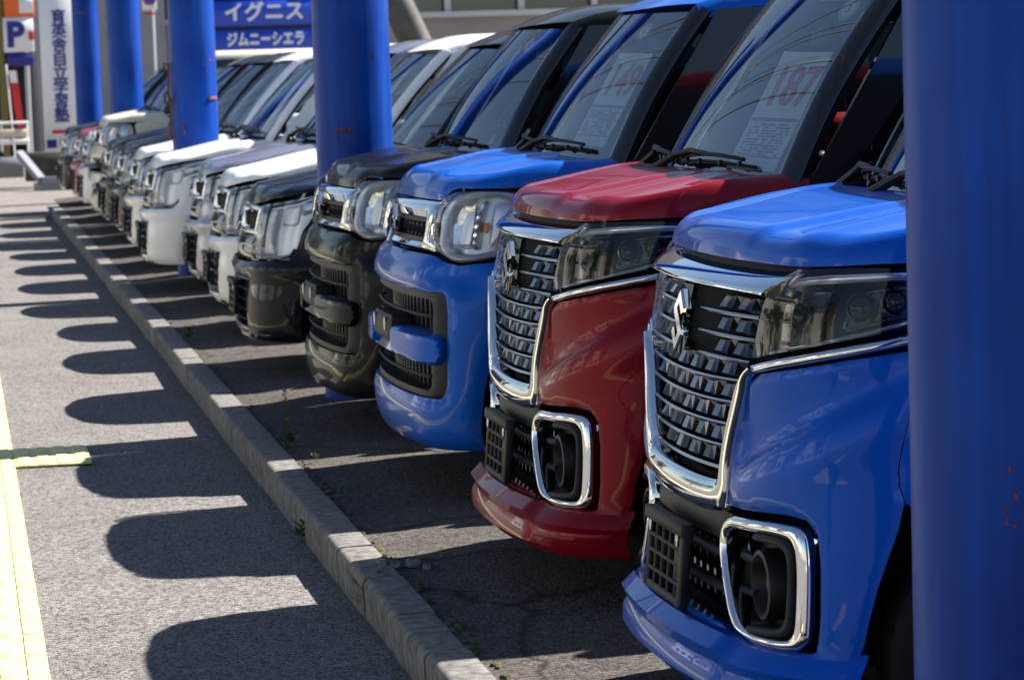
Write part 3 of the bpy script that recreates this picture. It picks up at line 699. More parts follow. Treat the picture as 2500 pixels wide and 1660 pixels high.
    P = dict(zlow=zl, x_end=1.06, round=.07, rear=lambda y: .545+.10*(abs(y)/.64)**2,
             top=lambda x, y: 1.150+.056*smooth01((x-.10)/.45)-.018*(abs(y)/.7)**2+.007*math.exp(-((abs(y)-.24-.22*x)/.028)**2)-.006*smooth01((abs(y)-.25-.22*x)/.04))
    hood(S, root, P)
    edge_f = [(.85, .59), (.86, .62), (.875, .75), (.90, .86), (.95, .91), (.962, 1.0), (.945, 1.06), (.95, 1.09)]
    G = dict(G, arch_end=120); body_side(root, S, G, edge_f, .365, .59)
    W, ws = upper(root, G)
    return root, W, ws

# ------------------------------------------------------------------ type C: lower wagon with tall rectangular lamps
def build_wagon(name, slim=False):
    root = empty(name); S = SC; G = G_LOW
    hl = [(-.355, .866), (-.60, .893), (-.86, .930), (-.93, .938), (-.90, .850), (-.775, .815), (-.735, .76), (-.70, .645), (-.66, .612), (-.42, .606), (-.372, .63)]
    if slim: hl = [(-.355, .866), (-.60, .893), (-.86, .930), (-.93, .938), (-.90, .840), (-.70, .775), (-.42, .74), (-.372, .75)]
    top = [(-.955, .935), (-.918, .845), (-.785, .803), (-.745, .755), (-.712, .64), (-.67, .600), (-.415, .594), (-.36, .60), (-.34, .585), (0, .580)]
    if slim: top = [(-.955, .935), (-.918, .832), (-.70, .763), (-.415, .728), (-.36, .72), (-.34, .60), (-.30, .585), (0, .58)]
    edge = [(.955, .935), (.93, .80), (.895, .63), (.868, .575), (.835, .52), (.80, .46), (.772, .39), (.755, .31), (.748, .20)]
    outer = sym(top)+edge[1:]+[(-u, z) for u, z in reversed(edge[1:])]
    lowh = [(-.345, .495), (-.315, .262), (.315, .262), (.345, .495)]
    patch('front_bumper', outer, S, PB, root, (lowh,), .03, lambda u, z: .018*np.exp(-((z-.56)/.03)**2), (.012, .025), .03)
    patch('bumper_core', [(-.74, .24), (.74, .24), (.74, .90), (-.74, .90)], S, MATTE, root, (), .06, -.09, None, 0)
    lg = patch('lower_grille', lowh, S, MATTE, root, (), .06, -.05, None, 0)
    for z, w in ((.447, .333), (.397, .327), (.347, .32), (.300, .315)):
        p, nn = arc_path(S, -w, w, z, -.012, 15); sweep('intake_bar', p, nn, oval(.020, .008, 8), GREY_PL, lg)
    ribbon('grille_frame', [(-.352, .503), (-.320, .254), (.320, .254), (.352, .503)], lowh, S, SMOKE_CHROME, lg, 81, True, .002, .006, .03, 5, 0)
    patch('lip_strip', sym([(-.40, .250), (-.60, .262), (-.62, .205), (-.38, .196)]), S, CHROME, root, (), .03, .0, (.012, .02), .02)
    plate_bracket(root, S, 0.0, .40, .335, .17, .02)
    # upper grille
    g = patch('grille', sym([(-.352, .862), (-.365, .63), (-.34, .598)]), S, PIANO, root, (), .05, -.03, None, 0)
    ribbon('grille_surround', sym([(-.352, .863), (-.362, .722)]), sym([(-.318, .836), (-.322, .748)]), S, CHROME, g, 101, True, -.006, .014, .03, 7, 0)
    patch('chrome_panel', sym([(-.358, .712), (-.362, .628), (-.33, .604)]), S, SMOKE_CHROME, g, (), .025, -.004, (.012, .02), .03)
    for z in (.665,):
        p, nn = arc_path(S, -.352, .352, z, .006, 21); sweep('grille_slat', p, nn, oval(.010, .006, 8), CHROME, g)
    for u in np.linspace(-.26, .26, 7):
        if abs(u) < .08: continue
        q = S.at(np.array([u]), .79, -.02)[0]; MB().box(q, (.02, .05, .07), None, .006).build('grille_block', GREY_PL, g, True, 40)
    emblem(root, S, .785, .062, .02)
    for sg in (-1, 1):
        mk = (lambda q: q) if sg < 0 else mirror
        hr = rounded(hl, .02)
        h = patch('headlight', mk(hr), S, LAMPW, root, (), .03, -.05, None, 0)
        patch('lamp_lens', mk(hr), S, LENS, h, (), .025, .0, (.012, .02), .012)
        if not slim:
            ribbon('lamp_rim', mk([(-.70, .66), (-.695, .64), (-.66, .612), (-.42, .606), (-.375, .62), (-.368, .66)]), mk([(-.685, .665), (-.675, .65), (-.65, .632), (-.43, .627), (-.39, .64), (-.385, .66)]), S, CHROME, h, 50, False, -.03, .016, .03)
            patch('lamp_column', mk(rounded([(-.44, .63), (-.43, .85), (-.53, .87), (-.54, .63)], .02)), S, LAMPW, h, (), .02, -.045, (.03, .03), .02)
            patch('lamp_box', mk(rounded([(-.56, .78), (-.56, .875), (-.68, .885), (-.68, .78)], .02)), S, LAMPW, h, (), .02, -.04, (-.02, .03), .02)
        patch('turn_signal', mk(rounded([(-.70, .82), (-.70, .895), (-.91, .925), (-.89, .86)], .015)), S, LAMPW, h, (), .02, -.04, (.028, .03), .02)
    P = dict(zlow=lambda u: .872+.075*smooth01((u-.1)/.85), x_end=1.06, round=.065, rear=lambda y: .70+.10*(abs(y)/.64)**2,
             top=lambda x, y: .955+.135*smooth01(.12+(x-.10)/.95)-.02*(abs(y)/.7)**2-.012*smooth01((abs(y)-.24-.16*x)/.05)+.010*math.exp(-((abs(y)-.56)/.06)**2))
    hood(S, root, P)
    edge_f = [(.872, .575), (.899, .63), (.934, .80), (.958, .935), (.968, .955)]
    G = dict(G, arch_end=120); body_side(root, S, G, edge_f, .365, .60)
    W, ws = upper(root, G)
    return root, W, ws

root_w = {}
def frame_on(W, a, b, inset):
    e = .01; p = np.array(W(a, b)); ty = np.array(W(a-e, b))-np.array(W(a+e, b)); tz = np.array(W(a, b+e))-np.array(W(a, b-e))
    X = Vector(ty).normalized(); Yv = Vector(tz); Yv = (Yv-X*Yv.dot(X)).normalized(); Z = X.cross(Yv); p = Vector(p)-Z*inset
    return Matrix(((X.x, Yv.x, Z.x, p.x), (X.y, Yv.y, Z.y, p.y), (X.z, Yv.z, Z.z, p.z), (0, 0, 0, 1)))
def sticker(ws, W, a, b, col, num, size=.04):
    M = frame_on(W, a, b, .008); s = empty('inspection_sticker'); s.parent = ws
    MB().lathe([(size, -.001), (size, .0005), (size*.001, .0005)], 28, M).build('sticker_disc', col, s, False)
    MB().lathe([(size*.62, .0005), (size*.62, .0015), (size*.001, .0015)], 24, M).build('sticker_centre', PAPER, s, False)
    for k in range(12):
        an = 2*math.pi*k/12; text_mesh('sticker_number', str(k+1), size*.34, PAPER, s, M @ Matrix.Translation((size*.80*math.sin(an), size*.80*math.cos(an), .002)), .0004, depth=.0003)
    text_mesh('sticker_digit', num, size*.95, DARK_INK, s, M @ Matrix.Translation((0, 0, .003)), .0008, depth=.0003)
def placard(car, W, a, b, num, label, w=.25, h=.38):
    M = Matrix.Translation(car.location) @ Matrix.Rotation(car.rotation_euler.z, 4, 'Z') @ frame_on(W, a, b, .035)
    t = empty('price_placard'); t.matrix_world = M; tag(t, label, 'placard', 'price placards behind windscreens')
    def T(x, y): return Matrix.Translation((x*w, y*h, .003))
    MB().box((0, 0, 0), (w, h, .003)).build('card', PAPER, t, False)
    text_mesh('price_figure', num, .175, RED_INK, t, T(.03, .19), .004, depth=.001, sx=.86)
    for k, y in enumerate((-.07, -.085, -.39)): MB().box((0, y*h, .002), (w*.94, .004, .002)).build('ruled_line', DARK_INK, t, False)
    rnd = random.Random(num)
    for r in range(11):
        y = -.12-.025*r; x = -.42; mb = MB()
        while x < .40:
            L = rnd.uniform(.015, .07)
            if rnd.random() < .72: mb.box(((x+L/2)*w, y*h, .002), (L*w, .0052, .001))
            x += L+.012
        if mb.V: mb.build('print_line', DARK_INK, t, False)
    return t

# ------------------------------------------------------------------ surface materials of the place
def asphalt(name, dark, light, grain=170, crack=0.0, rough=.88, patchy=.5):
    m = bpy.data.materials.new(name); m.use_nodes = True; n = m.node_tree.nodes; l = m.node_tree.links; b = n['Principled BSDF']
    b.inputs['Roughness'].default_value = rough; b.inputs['Specular IOR Level'].default_value = .35
    co = n.new('ShaderNodeTexCoord')
    v = n.new('ShaderNodeTexVoronoi'); v.inputs['Scale'].default_value = grain; l.new(co.outputs['Object'], v.inputs['Vector'])
    nz = n.new('ShaderNodeTexNoise'); nz.inputs['Scale'].default_value = 2.2; nz.inputs['Detail'].default_value = 8; nz.inputs['Roughness'].default_value = .65; l.new(co.outputs['Object'], nz.inputs['Vector'])
    fn = n.new('ShaderNodeTexNoise'); fn.inputs['Scale'].default_value = grain*.5; fn.inputs['Detail'].default_value = 3; l.new(co.outputs['Object'], fn.inputs['Vector'])
    r = n.new('ShaderNodeValToRGB'); e = r.color_ramp.elements; e[0].position = .15; e[0].color = (*[c*.45 for c in dark], 1); e[1].position = .9; e[1].color = (*light, 1); k = e.new(.55); k.color = (*[(a+c)/2 for a, c in zip(dark, light)], 1)
    sep = n.new('ShaderNodeSeparateColor'); l.new(v.outputs['Color'], sep.inputs[0])
    ad = n.new('ShaderNodeMath'); ad.operation = 'MULTIPLY_ADD'; ad.inputs[1].default_value = .65; l.new(sep.outputs[0], ad.inputs[0])
    s2 = n.new('ShaderNodeMath'); s2.operation = 'MULTIPLY'; s2.inputs[1].default_value = .38; l.new(fn.outputs['Fac'], s2.inputs[0]); l.new(s2.outputs[0], ad.inputs[2]); l.new(ad.outputs[0], r.inputs['Fac'])
    mx = n.new('ShaderNodeMixRGB'); mx.blend_type = 'MULTIPLY'; mx.inputs[0].default_value = patchy; l.new(r.outputs['Color'], mx.inputs[1])
    r2 = n.new('ShaderNodeValToRGB'); r2.color_ramp.elements[0].position = .32; r2.color_ramp.elements[0].color = (.45, .45, .45, 1); r2.color_ramp.elements[1].position = .62; l.new(nz.outputs['Fac'], r2.inputs['Fac']); l.new(r2.outputs['Color'], mx.inputs[2])
    last = mx
    if crack:
        cv = n.new('ShaderNodeTexVoronoi'); cv.feature = 'DISTANCE_TO_EDGE'; cv.inputs['Scale'].default_value = crack
        wz = n.new('ShaderNodeTexNoise'); wz.inputs['Scale'].default_value = 4; wz.inputs['Detail'].default_value = 6; l.new(co.outputs['Object'], wz.inputs['Vector'])
        va = n.new('ShaderNodeMixRGB'); va.blend_type = 'ADD'; va.inputs[0].default_value = .28; l.new(co.outputs['Object'], va.inputs[1]); l.new(wz.outputs['Color'], va.inputs[2]); l.new(va.outputs[0], cv.inputs['Vector'])
        cr = n.new('ShaderNodeValToRGB'); cr.color_ramp.elements[0].position = .0; cr.color_ramp.elements[0].color = (.12, .11, .10, 1); cr.color_ramp.elements[1].position = .012; l.new(cv.outputs['Distance'], cr.inputs['Fac'])
        m2 = n.new('ShaderNodeMixRGB'); m2.blend_type = 'MULTIPLY'; m2.inputs[0].default_value = 1; l.new(mx.outputs[0], m2.inputs[1]); l.new(cr.outputs['Color'], m2.inputs[2]); last = m2
    l.new(last.outputs[0], b.inputs['Base Color'])
    bp = n.new('ShaderNodeBump'); bp.inputs['Strength'].default_value = .9; bp.inputs['Distance'].default_value = .004
    dv = n.new('ShaderNodeTexVoronoi'); dv.inputs['Scale'].default_value = grain; l.new(co.outputs['Object'], dv.inputs['Vector'])
    iv = n.new('ShaderNodeMath'); iv.operation = 'SUBTRACT'; iv.inputs[0].default_value = 1; l.new(dv.outputs['Distance'], iv.inputs[1]); l.new(iv.outputs[0], bp.inputs['Height']); l.new(bp.outputs['Normal'], b.inputs['Normal'])
    return m
M_WALK = asphalt('pavement_asphalt', (.050, .047, .046), (.285, .267, .258), 115, 0, .9, .42)
M_LOT = asphalt('old_asphalt', (.013, .011, .010), (.135, .117, .105), 105, .55, .92, .6)
M_ROAD = asphalt('road_asphalt', (.09, .088, .085), (.28, .27, .26), 120)
M_APRON0 = asphalt('opposite_paving', (.16, .15, .14), (.38, .36, .34), 60, 0, .9, .3)
M_APRON = asphalt('apron_concrete', (.14, .125, .115), (.28, .255, .24), 90, 0, .9, .4)
M_KERB = mat('kerb_concrete', (.36, .34, .31), .9, noise=(26, (.075, .072, .068), (.24, .228, .21)), bump=(190, .7, .003))
M_CONC = mat('concrete', (.36, .35, .33), .9, noise=(3, (.25, .245, .235), (.42, .41, .39)), bump=(60, .3, .004))
M_YEL = mat('tactile_yellow', (.70, .64, .25), .7, noise=(18, (.58, .52, .17), (.74, .69, .34)), bump=(220, .4, .001))
M_WHITE = mat('white_paint', (.78, .78, .76), .6)
M_STEEL = mat('galvanised', (.45, .46, .47), .45, .6)

def post_material():
    m = bpy.data.materials.new('post_paint'); m.use_nodes = True; n = m.node_tree.nodes; l = m.node_tree.links; b = n['Principled BSDF']
    b.inputs['Roughness'].default_value = .4; b.inputs['Specular IOR Level'].default_value = .1; b.inputs['Coat Weight'].default_value = .12; b.inputs['Coat Roughness'].default_value = .3; b.inputs['Sheen Weight'].default_value = .06; b.inputs['Sheen Roughness'].default_value = .35; b.inputs['Sheen Tint'].default_value = (.55, .72, 1, 1)
    co = n.new('ShaderNodeTexCoord')
    a = n.new('ShaderNodeTexNoise'); a.inputs['Scale'].default_value = 2.5; a.inputs['Detail'].default_value = 7; l.new(co.outputs['Object'], a.inputs['Vector'])
    r = n.new('ShaderNodeValToRGB'); r.color_ramp.elements[0].position = .3; r.color_ramp.elements[0].color = (.001, .038, .29, 1); r.color_ramp.elements[1].position = .75; r.color_ramp.elements[1].color = (.004, .070, .40, 1); l.new(a.outputs['Fac'], r.inputs['Fac'])
    mp = n.new('ShaderNodeMapping'); mp.inputs['Scale'].default_value = (1, 1, .45); l.new(co.outputs['Object'], mp.inputs[0])
    k = n.new('ShaderNodeTexNoise'); k.inputs['Scale'].default_value = 16; k.inputs['Detail'].default_value = 8; k.inputs['Roughness'].default_value = .6; l.new(mp.outputs[0], k.inputs['Vector'])
    kr = n.new('ShaderNodeValToRGB'); kr.color_ramp.elements[0].position = .685; kr.color_ramp.elements[1].position = .71; l.new(k.outputs['Fac'], kr.inputs['Fac'])
    mx = n.new('ShaderNodeMixRGB'); l.new(kr.outputs['Color'], mx.inputs[0]); l.new(r.outputs['Color'], mx.inputs[1]); mx.inputs[2].default_value = (.035, .018, .009, 1); 
    mp2 = n.new('ShaderNodeMapping'); mp2.inputs['Scale'].default_value = (9, 9, .5); l.new(co.outputs['Object'], mp2.inputs[0])
    st = n.new('ShaderNodeTexNoise'); st.inputs['Scale'].default_value = 1.6; st.inputs['Detail'].default_value = 7; l.new(mp2.outputs[0], st.inputs['Vector'])
    sr = n.new('ShaderNodeValToRGB'); sr.color_ramp.elements[0].position = .38; sr.color_ramp.elements[0].color = (.62, .64, .68, 1); sr.color_ramp.elements[1].position = .60; l.new(st.outputs['Fac'], sr.inputs['Fac'])
    ms = n.new('ShaderNodeMixRGB'); ms.blend_type = 'MULTIPLY'; ms.inputs[0].default_value = 1; l.new(mx.outputs[0], ms.inputs[1]); l.new(sr.outputs['Color'], ms.inputs[2]); l.new(ms.outputs[0], b.inputs['Base Color'])
    rr = n.new('ShaderNodeMapRange'); rr.inputs[3].default_value = .42; rr.inputs[4].default_value = .9; l.new(kr.outputs['Color'], rr.inputs[0]); l.new(rr.outputs[0], b.inputs['Roughness'])
    return m
M_POST = post_material()
M_RUST = mat('rust', (.12, .035, .012), .95, noise=(40, (.05, .018, .008), (.22, .065, .02)))

# ------------------------------------------------------------------ ground
KX0, KX1, LOW = 1.135, 1.255, -.12
def sheet(name, x0, x1, y0, y1, z, material, n=2, fz=None, kind='structure'):
    nx, ny = (n, n) if not hasattr(n, '__len__') else n
    P = np.array([[(x, y, z+(fz(x, y) if fz else 0)) for y in np.linspace(y0, y1, ny)] for x in np.linspace(x0, x1, nx)])
    return tag(MB().grid(P, flip=True).build(name, material, None, True, 80), kind=kind)
sheet('opposite_pavement', -60, -11.5, -40, 90, -.18, M_APRON0)
sheet('ground', -700, 700, -400, 900, -.30, M_CONC)
sheet('pavement', -2.6, KX0+.02, -3, 35.2, LOW, M_WALK, (30, 120), lambda x, y: .004*math.sin(x*2.1+y*.7)+.003*math.sin(y*1.9+1))
xs_lot = lambda x, y: .022*smooth01((x-1.26)/.45)+.006*math.sin(x*1.7+y*1.3)*smooth01((x-1.3)/.3)+.005*math.sin(y*2.3+x)*smooth01((x-1.3)/.3)-.004
sheet('car_park', KX1-.01, 14, -3, 38.2, 0, M_LOT, (110, 200), xs_lot)
sheet('road', -11.5, -2.8, -30, 80, -.22, M_ROAD)
for y0 in range(-6, 60, 10): pass
sheet('far_apron', -2.6, 14, 35.2, 60, -.10, M_APRON)
rk = empty('road_kerb', (0, 0, 0)); tag(rk, kind='structure')
MB().box((-2.7, 14, -.16), (.2, 44, .12), None, .015).build('kerb_run', M_KERB, rk, True, 40)
MB().box((-2.95, 14, -.216), (.14, 60, .003)).build('edge_line', M_WHITE, rk, False)

kb = empty('kerb'); tag(kb, kind='structure')
ys = [3.2, 3.8, 4.4, 5.0, 5.6, 6.18, 6.72, 7.26, 7.80, 8.40, 8.98, 9.52, 10.1]
while ys[-1] < 35: ys.append(ys[-1]+.6)
prof = [(KX0+.006, LOW-.05), (KX0, -.018), (KX0+.004, -.008), (KX0+.011, -.001), (KX0+.020, .002), (KX1-.004, .004), (KX1, -.002), (KX1, -.06)]
for a, b in zip(ys[:-1], ys[1:]):
    dz = random.uniform(-.003, .003); dx = random.uniform(-.003, .003); n = 9; rows = []
    for y in np.linspace(a+.004, b-.004, n):
        rows.append([(x+dx, y, z+dz) for k, (x, z) in enumerate(prof)])
    mb = MB().grid(np.array(rows), flip=True); k = len(prof); mb.F += [tuple(range(k)), tuple(range((n-1)*k, n*k))[::-1]]
    mb.build('kerb_stone', M_KERB, kb, True, 35)
MB().box((KX1+.02, 18, -.035), (.05, 34, .05)).build('gutter_fill', M_LOT, kb, False)

# tactile paving: a strip of guiding blocks and a short crossing row
tp = empty('tactile_paving'); tag(tp, kind='structure')
def tile_mesh(w, h):
    mb = MB(); mb.box((0, 0, .002), (w-.0015, h-.0015, .008), None, .001)
    for k in range(4): mb.box(((k-1.5)*w/4, 0, .0075), (w/4*.60, h*.95, .0055), None, .002)
    return mb
t0 = None
for k in range(0, 96):
    y = 3.5+k*.30
    if t0 is None: t0 = tile_mesh(.30, .30).build('tactile_tile', M_YEL, tp, True, 40); o = t0
    else: o = t0.copy(); COL.objects.link(o); o.parent = tp
    o.location = (.040, y, LOW+.004+random.uniform(-.001, .001)); o.rotation_euler = (0, 0, random.uniform(-.006, .006))
for i in range(2):
    o = tile_mesh(.325, .29).build('tactile_tile', M_YEL, tp, True, 40); o.location = (.353, 12.41+i*.295, LOW+.006)

# ------------------------------------------------------------------ posts
PX, PY = [1.79, 1.808, 1.812, 1.815, 1.815], [4.72, 13.10, 21.95, 30.6, 39.2]
plab = ['thick blue steel post at the edge, in front of the blue wagon', 'thick blue steel post behind the black oval-lamp wagon with one rusty mark low down', 'blue steel post with dark hooks and an orange rusty bracket', 'blue steel post standing behind the beige wagon', 'farthest blue steel post, next to the white vertical signboard']
for k in range(5):
    p = empty('steel_post', (PX[k], PY[k], 0), random.uniform(0, 6)); tag(p, plab[k], 'post', 'blue posts along the row of cars'); r = .1765
    MB().lathe([(r, -.05), (r, 5.2)], 64).build('shaft', M_POST, p, True, 40)
    MB().lathe([(r, 5.2), (r+.01, 5.2), (r+.01, 5.23), (.001, 5.26)], 48).build('cap', M_POST, p, True, 40)
    p.rotation_euler = (0, 0, 0)
    def on_post(deg, z, o=.0): a = R(deg); return Vector(((r+o)*math.cos(a), (r+o)*math.sin(a), z))
    def rust(deg, z, w, h, nm='rust_mark'):
        pts = []; n = 9
        rows = np.array([[on_post(deg+math.degrees((i/(n-1)-.5)*w/r)*(1 if j == 0 else random.uniform(.8, 1.05)), z-h*j/3*random.uniform(.8, 1), .0018) for j in range(4)] for i in range(n)])
        MB().grid(rows, flip=False).build(nm, M_RUST, p, True, 60)
    if k == 1:
        rust(245, 1.26, .08, .014); rust(236, 1.248, .007, .07); rust(252, 1.248, .006, .05); rust(266, 1.248, .004, .03)
    if k == 2:
        mb = MB(); mb.tube([on_post(190, 1.62, .012), on_post(188, 1.40, .02), on_post(191, 1.30, .012), on_post(189, 1.05, .012)], .009, 6)
        mb.tube([on_post(188, 1.42, .012), on_post(188, 1.40, .05), on_post(196, 1.33, .055), on_post(204, 1.32, .03), on_post(207, 1.37, .01)], .010, 6); mb.tube([on_post(189, 1.62, .012), on_post(191, 1.63, .045), on_post(192, 1.58, .05)], .010, 6); mb.build('hook', M_RUST, p)
        mb = MB(); mb.tube([on_post(232, 1.16, .006), on_post(238, 1.15, .02), on_post(242, 1.11, .025), on_post(241, 1.08, .01)], .006, 6); mb.build('hook', M_RUST, p)
        MB().box(on_post(316, 1.36, .004), (.02, .08, .022), Matrix.Rotation(R(322), 3, 'Z')).build('bracket', mat('orange_rust', (.30, .07, .02), .9, noise=(30, (.16, .04, .012), (.36, .09, .03))), p, False)
        rust(312, 1.66, .02, .03)
    if k == 4: rust(250, 2.45, .16, .02)
    for q in range(10 if k == 0 else 3):
        rust(random.uniform(215, 262) if k else random.choice([random.gauss(252, 6), random.uniform(232, 285)]), random.choice([random.gauss(.78, .05), random.uniform(.4, 1.5)]), random.uniform(.003, .008), random.uniform(.004, .014))

# ------------------------------------------------------------------ cars
BLUE1 = paint('blue_a', (.0001, .076, .45), .2, .42); BLUE2 = paint('blue_b', (.0002, .092, .48), .2, .42); RED = paint('red', (.20, .0005, .009), .2, .42)
KHAKI = paint('dark_khaki', (.0035, .0038, .0034), .0, .5, .6); NAVY = paint('navy', (.002, .0026, .008), .0, .5, .6); WHITE = paint('white', (.86, .87, .88), .0, .4)
PEARL = paint('pearl', (.87, .87, .86), .0, .4); SILVER = paint('silver', (.30, .30, .36), .7, .35); BLACKP = paint('black', (.004, .004, .007), .0, .5, .6)
BEIGE = paint('beige', (.68, .63, .50), .1, .4); WINE = paint('wine', (.38, .02, .05), .4); GREEN = paint('deep_green', (.004, .012, .016), .0, .5, .6); SNOW = paint('snow', (.86, .86, .87), .0, .4)
cars = {}
a1, WA, wsA = build_custom('parked_car'); sticker(wsA, WA, -.78, .90, mat('teal_sticker', (.10, .30, .30), .5), '3')
a2 = copy_tree(a1)
b1, WB, wsB = build_round('parked_car'); sticker(wsB, WB, -.55, .85, mat('red_sticker', (.45, .06, .06), .5), '4')
b2 = copy_tree(b1); b3 = copy_tree(b1)
c1, WC, wsC = build_wagon('parked_car'); s1, WS, wsS = build_wagon('parked_car', True)
cc = [c1]+[copy_tree(c1) for _ in range(8)]
def put(o, x, y, z, rz, m, label):
    o.location = (x, y, z); o.rotation_euler = (0, 0, R(rz)); repaint(o, m); tag(o, label, 'car', 'cars parked side by side along the kerb'); return o
put(a1, 1.495, 6.16, 0, 0, BLUE1, 'blue tall wagon with chrome-framed grille, nearest the camera, partly behind the thick post')
put(a2, 1.495, 8.18, 0, 0, RED, 'dark red tall wagon with chrome-framed grille and 187 price card')
put(b1, 1.51, 10.3, 0, 0, BLUE2, 'bright blue tall wagon with large oval headlights and 149 price card')
put(b2, 1.475, 12.2, -.02, 0, KHAKI, 'dark khaki tall wagon with large oval headlights, beside the second post')
put(cc[0], 1.385, 14.62, 0, 0, NAVY, 'black low wagon with tall square headlights, half behind the second post')
put(cc[1], 1.455, 17.0, 0, 0, PEARL, 'white low wagon directly behind the black square-lamp wagon')
put(s1, 1.50, 19.05, 0, 0, SILVER, 'silver grey wagon with slim headlights between two white wagons')
put(cc[2], 1.31, 21.0, 0, 0, WHITE, 'white wagon whose front wheel arch shows, just before the post with hooks')
put(cc[3], 1.35, 23.45, 0, 0, SNOW, 'white wagon just past the post with hooks')
put(cc[4], 1.37, 25.65, 0, 0, BLACKP, 'black wagon behind the two adjoining white wagons')
put(cc[5], 1.36, 27.7, 0, 0, NAVY, 'dark navy wagon next to the beige one')
put(b3, 1.36, 29.6, 0, 0, BEIGE, 'cream beige tall wagon with oval headlights before the fourth post')
put(cc[6], 1.34, 31.9, 0, 0, WHITE, 'white wagon just past the fourth post')
put(cc[7], 1.34, 34.0, 0, 0, WINE, 'wine red wagon whose bonnet shows over the far white one')
put(cc[8], 1.28, 36.3, 0, 0, GREEN, 'dark green wagon at the far end of the row')

placard(a2, WA, -.66, .36, '187', 'white price card with red 187 behind the red wagon windscreen')
placard(b1, WB, -.60, .40, '149', 'white price card with red 149 behind the bright blue wagon windscreen')
def slip(car, x, y, z, rot, label):
    t = empty('sales_leaflet', (car.location.x+x, car.location.y+y, z), R(rot)); t.rotation_euler = (R(0), R(-16), R(rot)); tag(t, label, 'leaflet')
    MB().box((0, 0, 0), (.20, .28, .002)).build('sheet_paper', PAPER, t, False); MB().box((.0, 0, .003), (.16, .24, .002)).build('yellow_panel', YGREEN, t, False)
    mb = MB()
    for k in range(5): mb.box((-.06+.03*k, random.uniform(-.02, .02), .005), (.006, random.uniform(.08, .18), .001))
    mb.build('print_line', DARK_INK, t, False)
slip(a2, .93, -.46, 1.165, 8, 'yellow-green leaflet lying on the red wagon dashboard')

# ------------------------------------------------------------------ background buildings and signs
M_WALL = mat('building_render', (.34, .29, .275), .9, noise=(.8, (.30, .26, .25), (.37, .32, .30)), bump=(30, .2, .004))
M_GREYW = mat('grey_panel', (.30, .30, .31), .8, noise=(1.5, (.27, .27, .28), (.33, .33, .34)))
SIGN_BLUE = mat('sign_blue', (.004, .055, .52), .35, coat=.3); SIGN_WHITE = mat('sign_white', (.78, .79, .82), .4, coat=.2); SIGN_NAVY = mat('sign_navy', (.02, .02, .22), .5)
SIGN_ORANGE = mat('sign_orange', (.80, .14, .02), .5); SIGN_RED = mat('sign_red', (.62, .02, .02), .5); DARKWIN = mat('dark_window', (.05, .06, .07), .06, coat=1.0)
def face(px, py, y): q = at_y(px, py, y); return Vector(q)
def panel(name, px0, py0, px1, py1, y, d, material, parent, dy=0.0, bev=.01):
    a = at_y((px0+px1)/2, py0, y); b = at_y((px0+px1)/2, py1, y); l = at_y(px0, (py0+py1)/2, y); r = at_y(px1, (py0+py1)/2, y)
    w, h = r[0]-l[0], a[2]-b[2]; c = ((l[0]+r[0])/2, y+dy, (a[2]+b[2])/2)
    return MB().box(c, (w, d, h), None, bev).build(name, material, parent, True, 40)
def sign_text(name, body, px, py, y, size, material, parent, bold=.0, sx=1.0, fat=0.0):
    p = at_y(px, py, y); M = Matrix.Translation(p) @ Matrix.Rotation(math.pi/2, 4, 'X')
    return text_mesh(name, body, size, material, parent, M, bold, depth=.006, sx=sx, fat=fat)

# long rendered building behind the row
B = empty('building'); tag(B, 'pinkish grey rendered building with a window band behind the white roofs', 'building'); YB = 62.0
xl, xr = at_y(80, 100, YB)[0], 46.0
sill = at_y(1100, 42, YB)[2]
MB().box(((xl+xr)/2, YB+3, sill/2-.1), (xr-xl, 6, sill+.2)).build('wall', M_WALL, B, False)
MB().box(((xl+xr)/2, YB+3, sill+2.0+4.4), (xr-xl, 6, 5.2)).build('upper_wall', M_WALL, B, False)
MB().box(((xl+xr)/2, YB-.06, sill+.05), (xr-xl, .22, .12)).build('window_sill', M_STEEL, B, False)
MB().box(((xl+xr)/2, YB+3.3, sill+1.9), (xr-xl, 5.4, 3.8)).build('recess_wall', MATTE, B, False)
x = at_y(1010, 20, YB)[0]-14
while x < xr-2:
    pane = MB().box((x+.8, YB+.25, sill+1.9), (1.5, .04, 3.7)).build('window', DARKWIN, B, False)
    MB().box((x, YB+.12, sill+1.9), (.14, .12, 3.7)).build('mullion', M_STEEL, pane, False); x += 1.64
for px in (228, 372): 
    q = at_y(px, 100, YB-.3); MB().box((q[0], YB-.22, 3.4), (.55, .45, 6.8)).build('pilaster', M_GREYW, B, False)
# leaning canopy column
q0 = at_y(1010, 95, 52); q1 = at_y(965, 0, 52); dv = Vector(q1)-Vector(q0)
cl = empty('canopy_column', (q0[0]+dv.x*-2.0, 52, q0[2]-dv.z*2.0)); tag(cl, 'dark grey column leaning over the white car roofs', 'column')
MB().tube([Vector((0, 0, 0)), dv*4], .29, 20).build('column_shaft', mat('column_grey', (.06, .055, .052), .6, noise=(4, (.045, .042, .04), (.09, .085, .08))), cl)
MB().lathe([(.42, -.1), (.42, .05), (.30, .08)], 20).build('column_foot', M_CONC, cl)
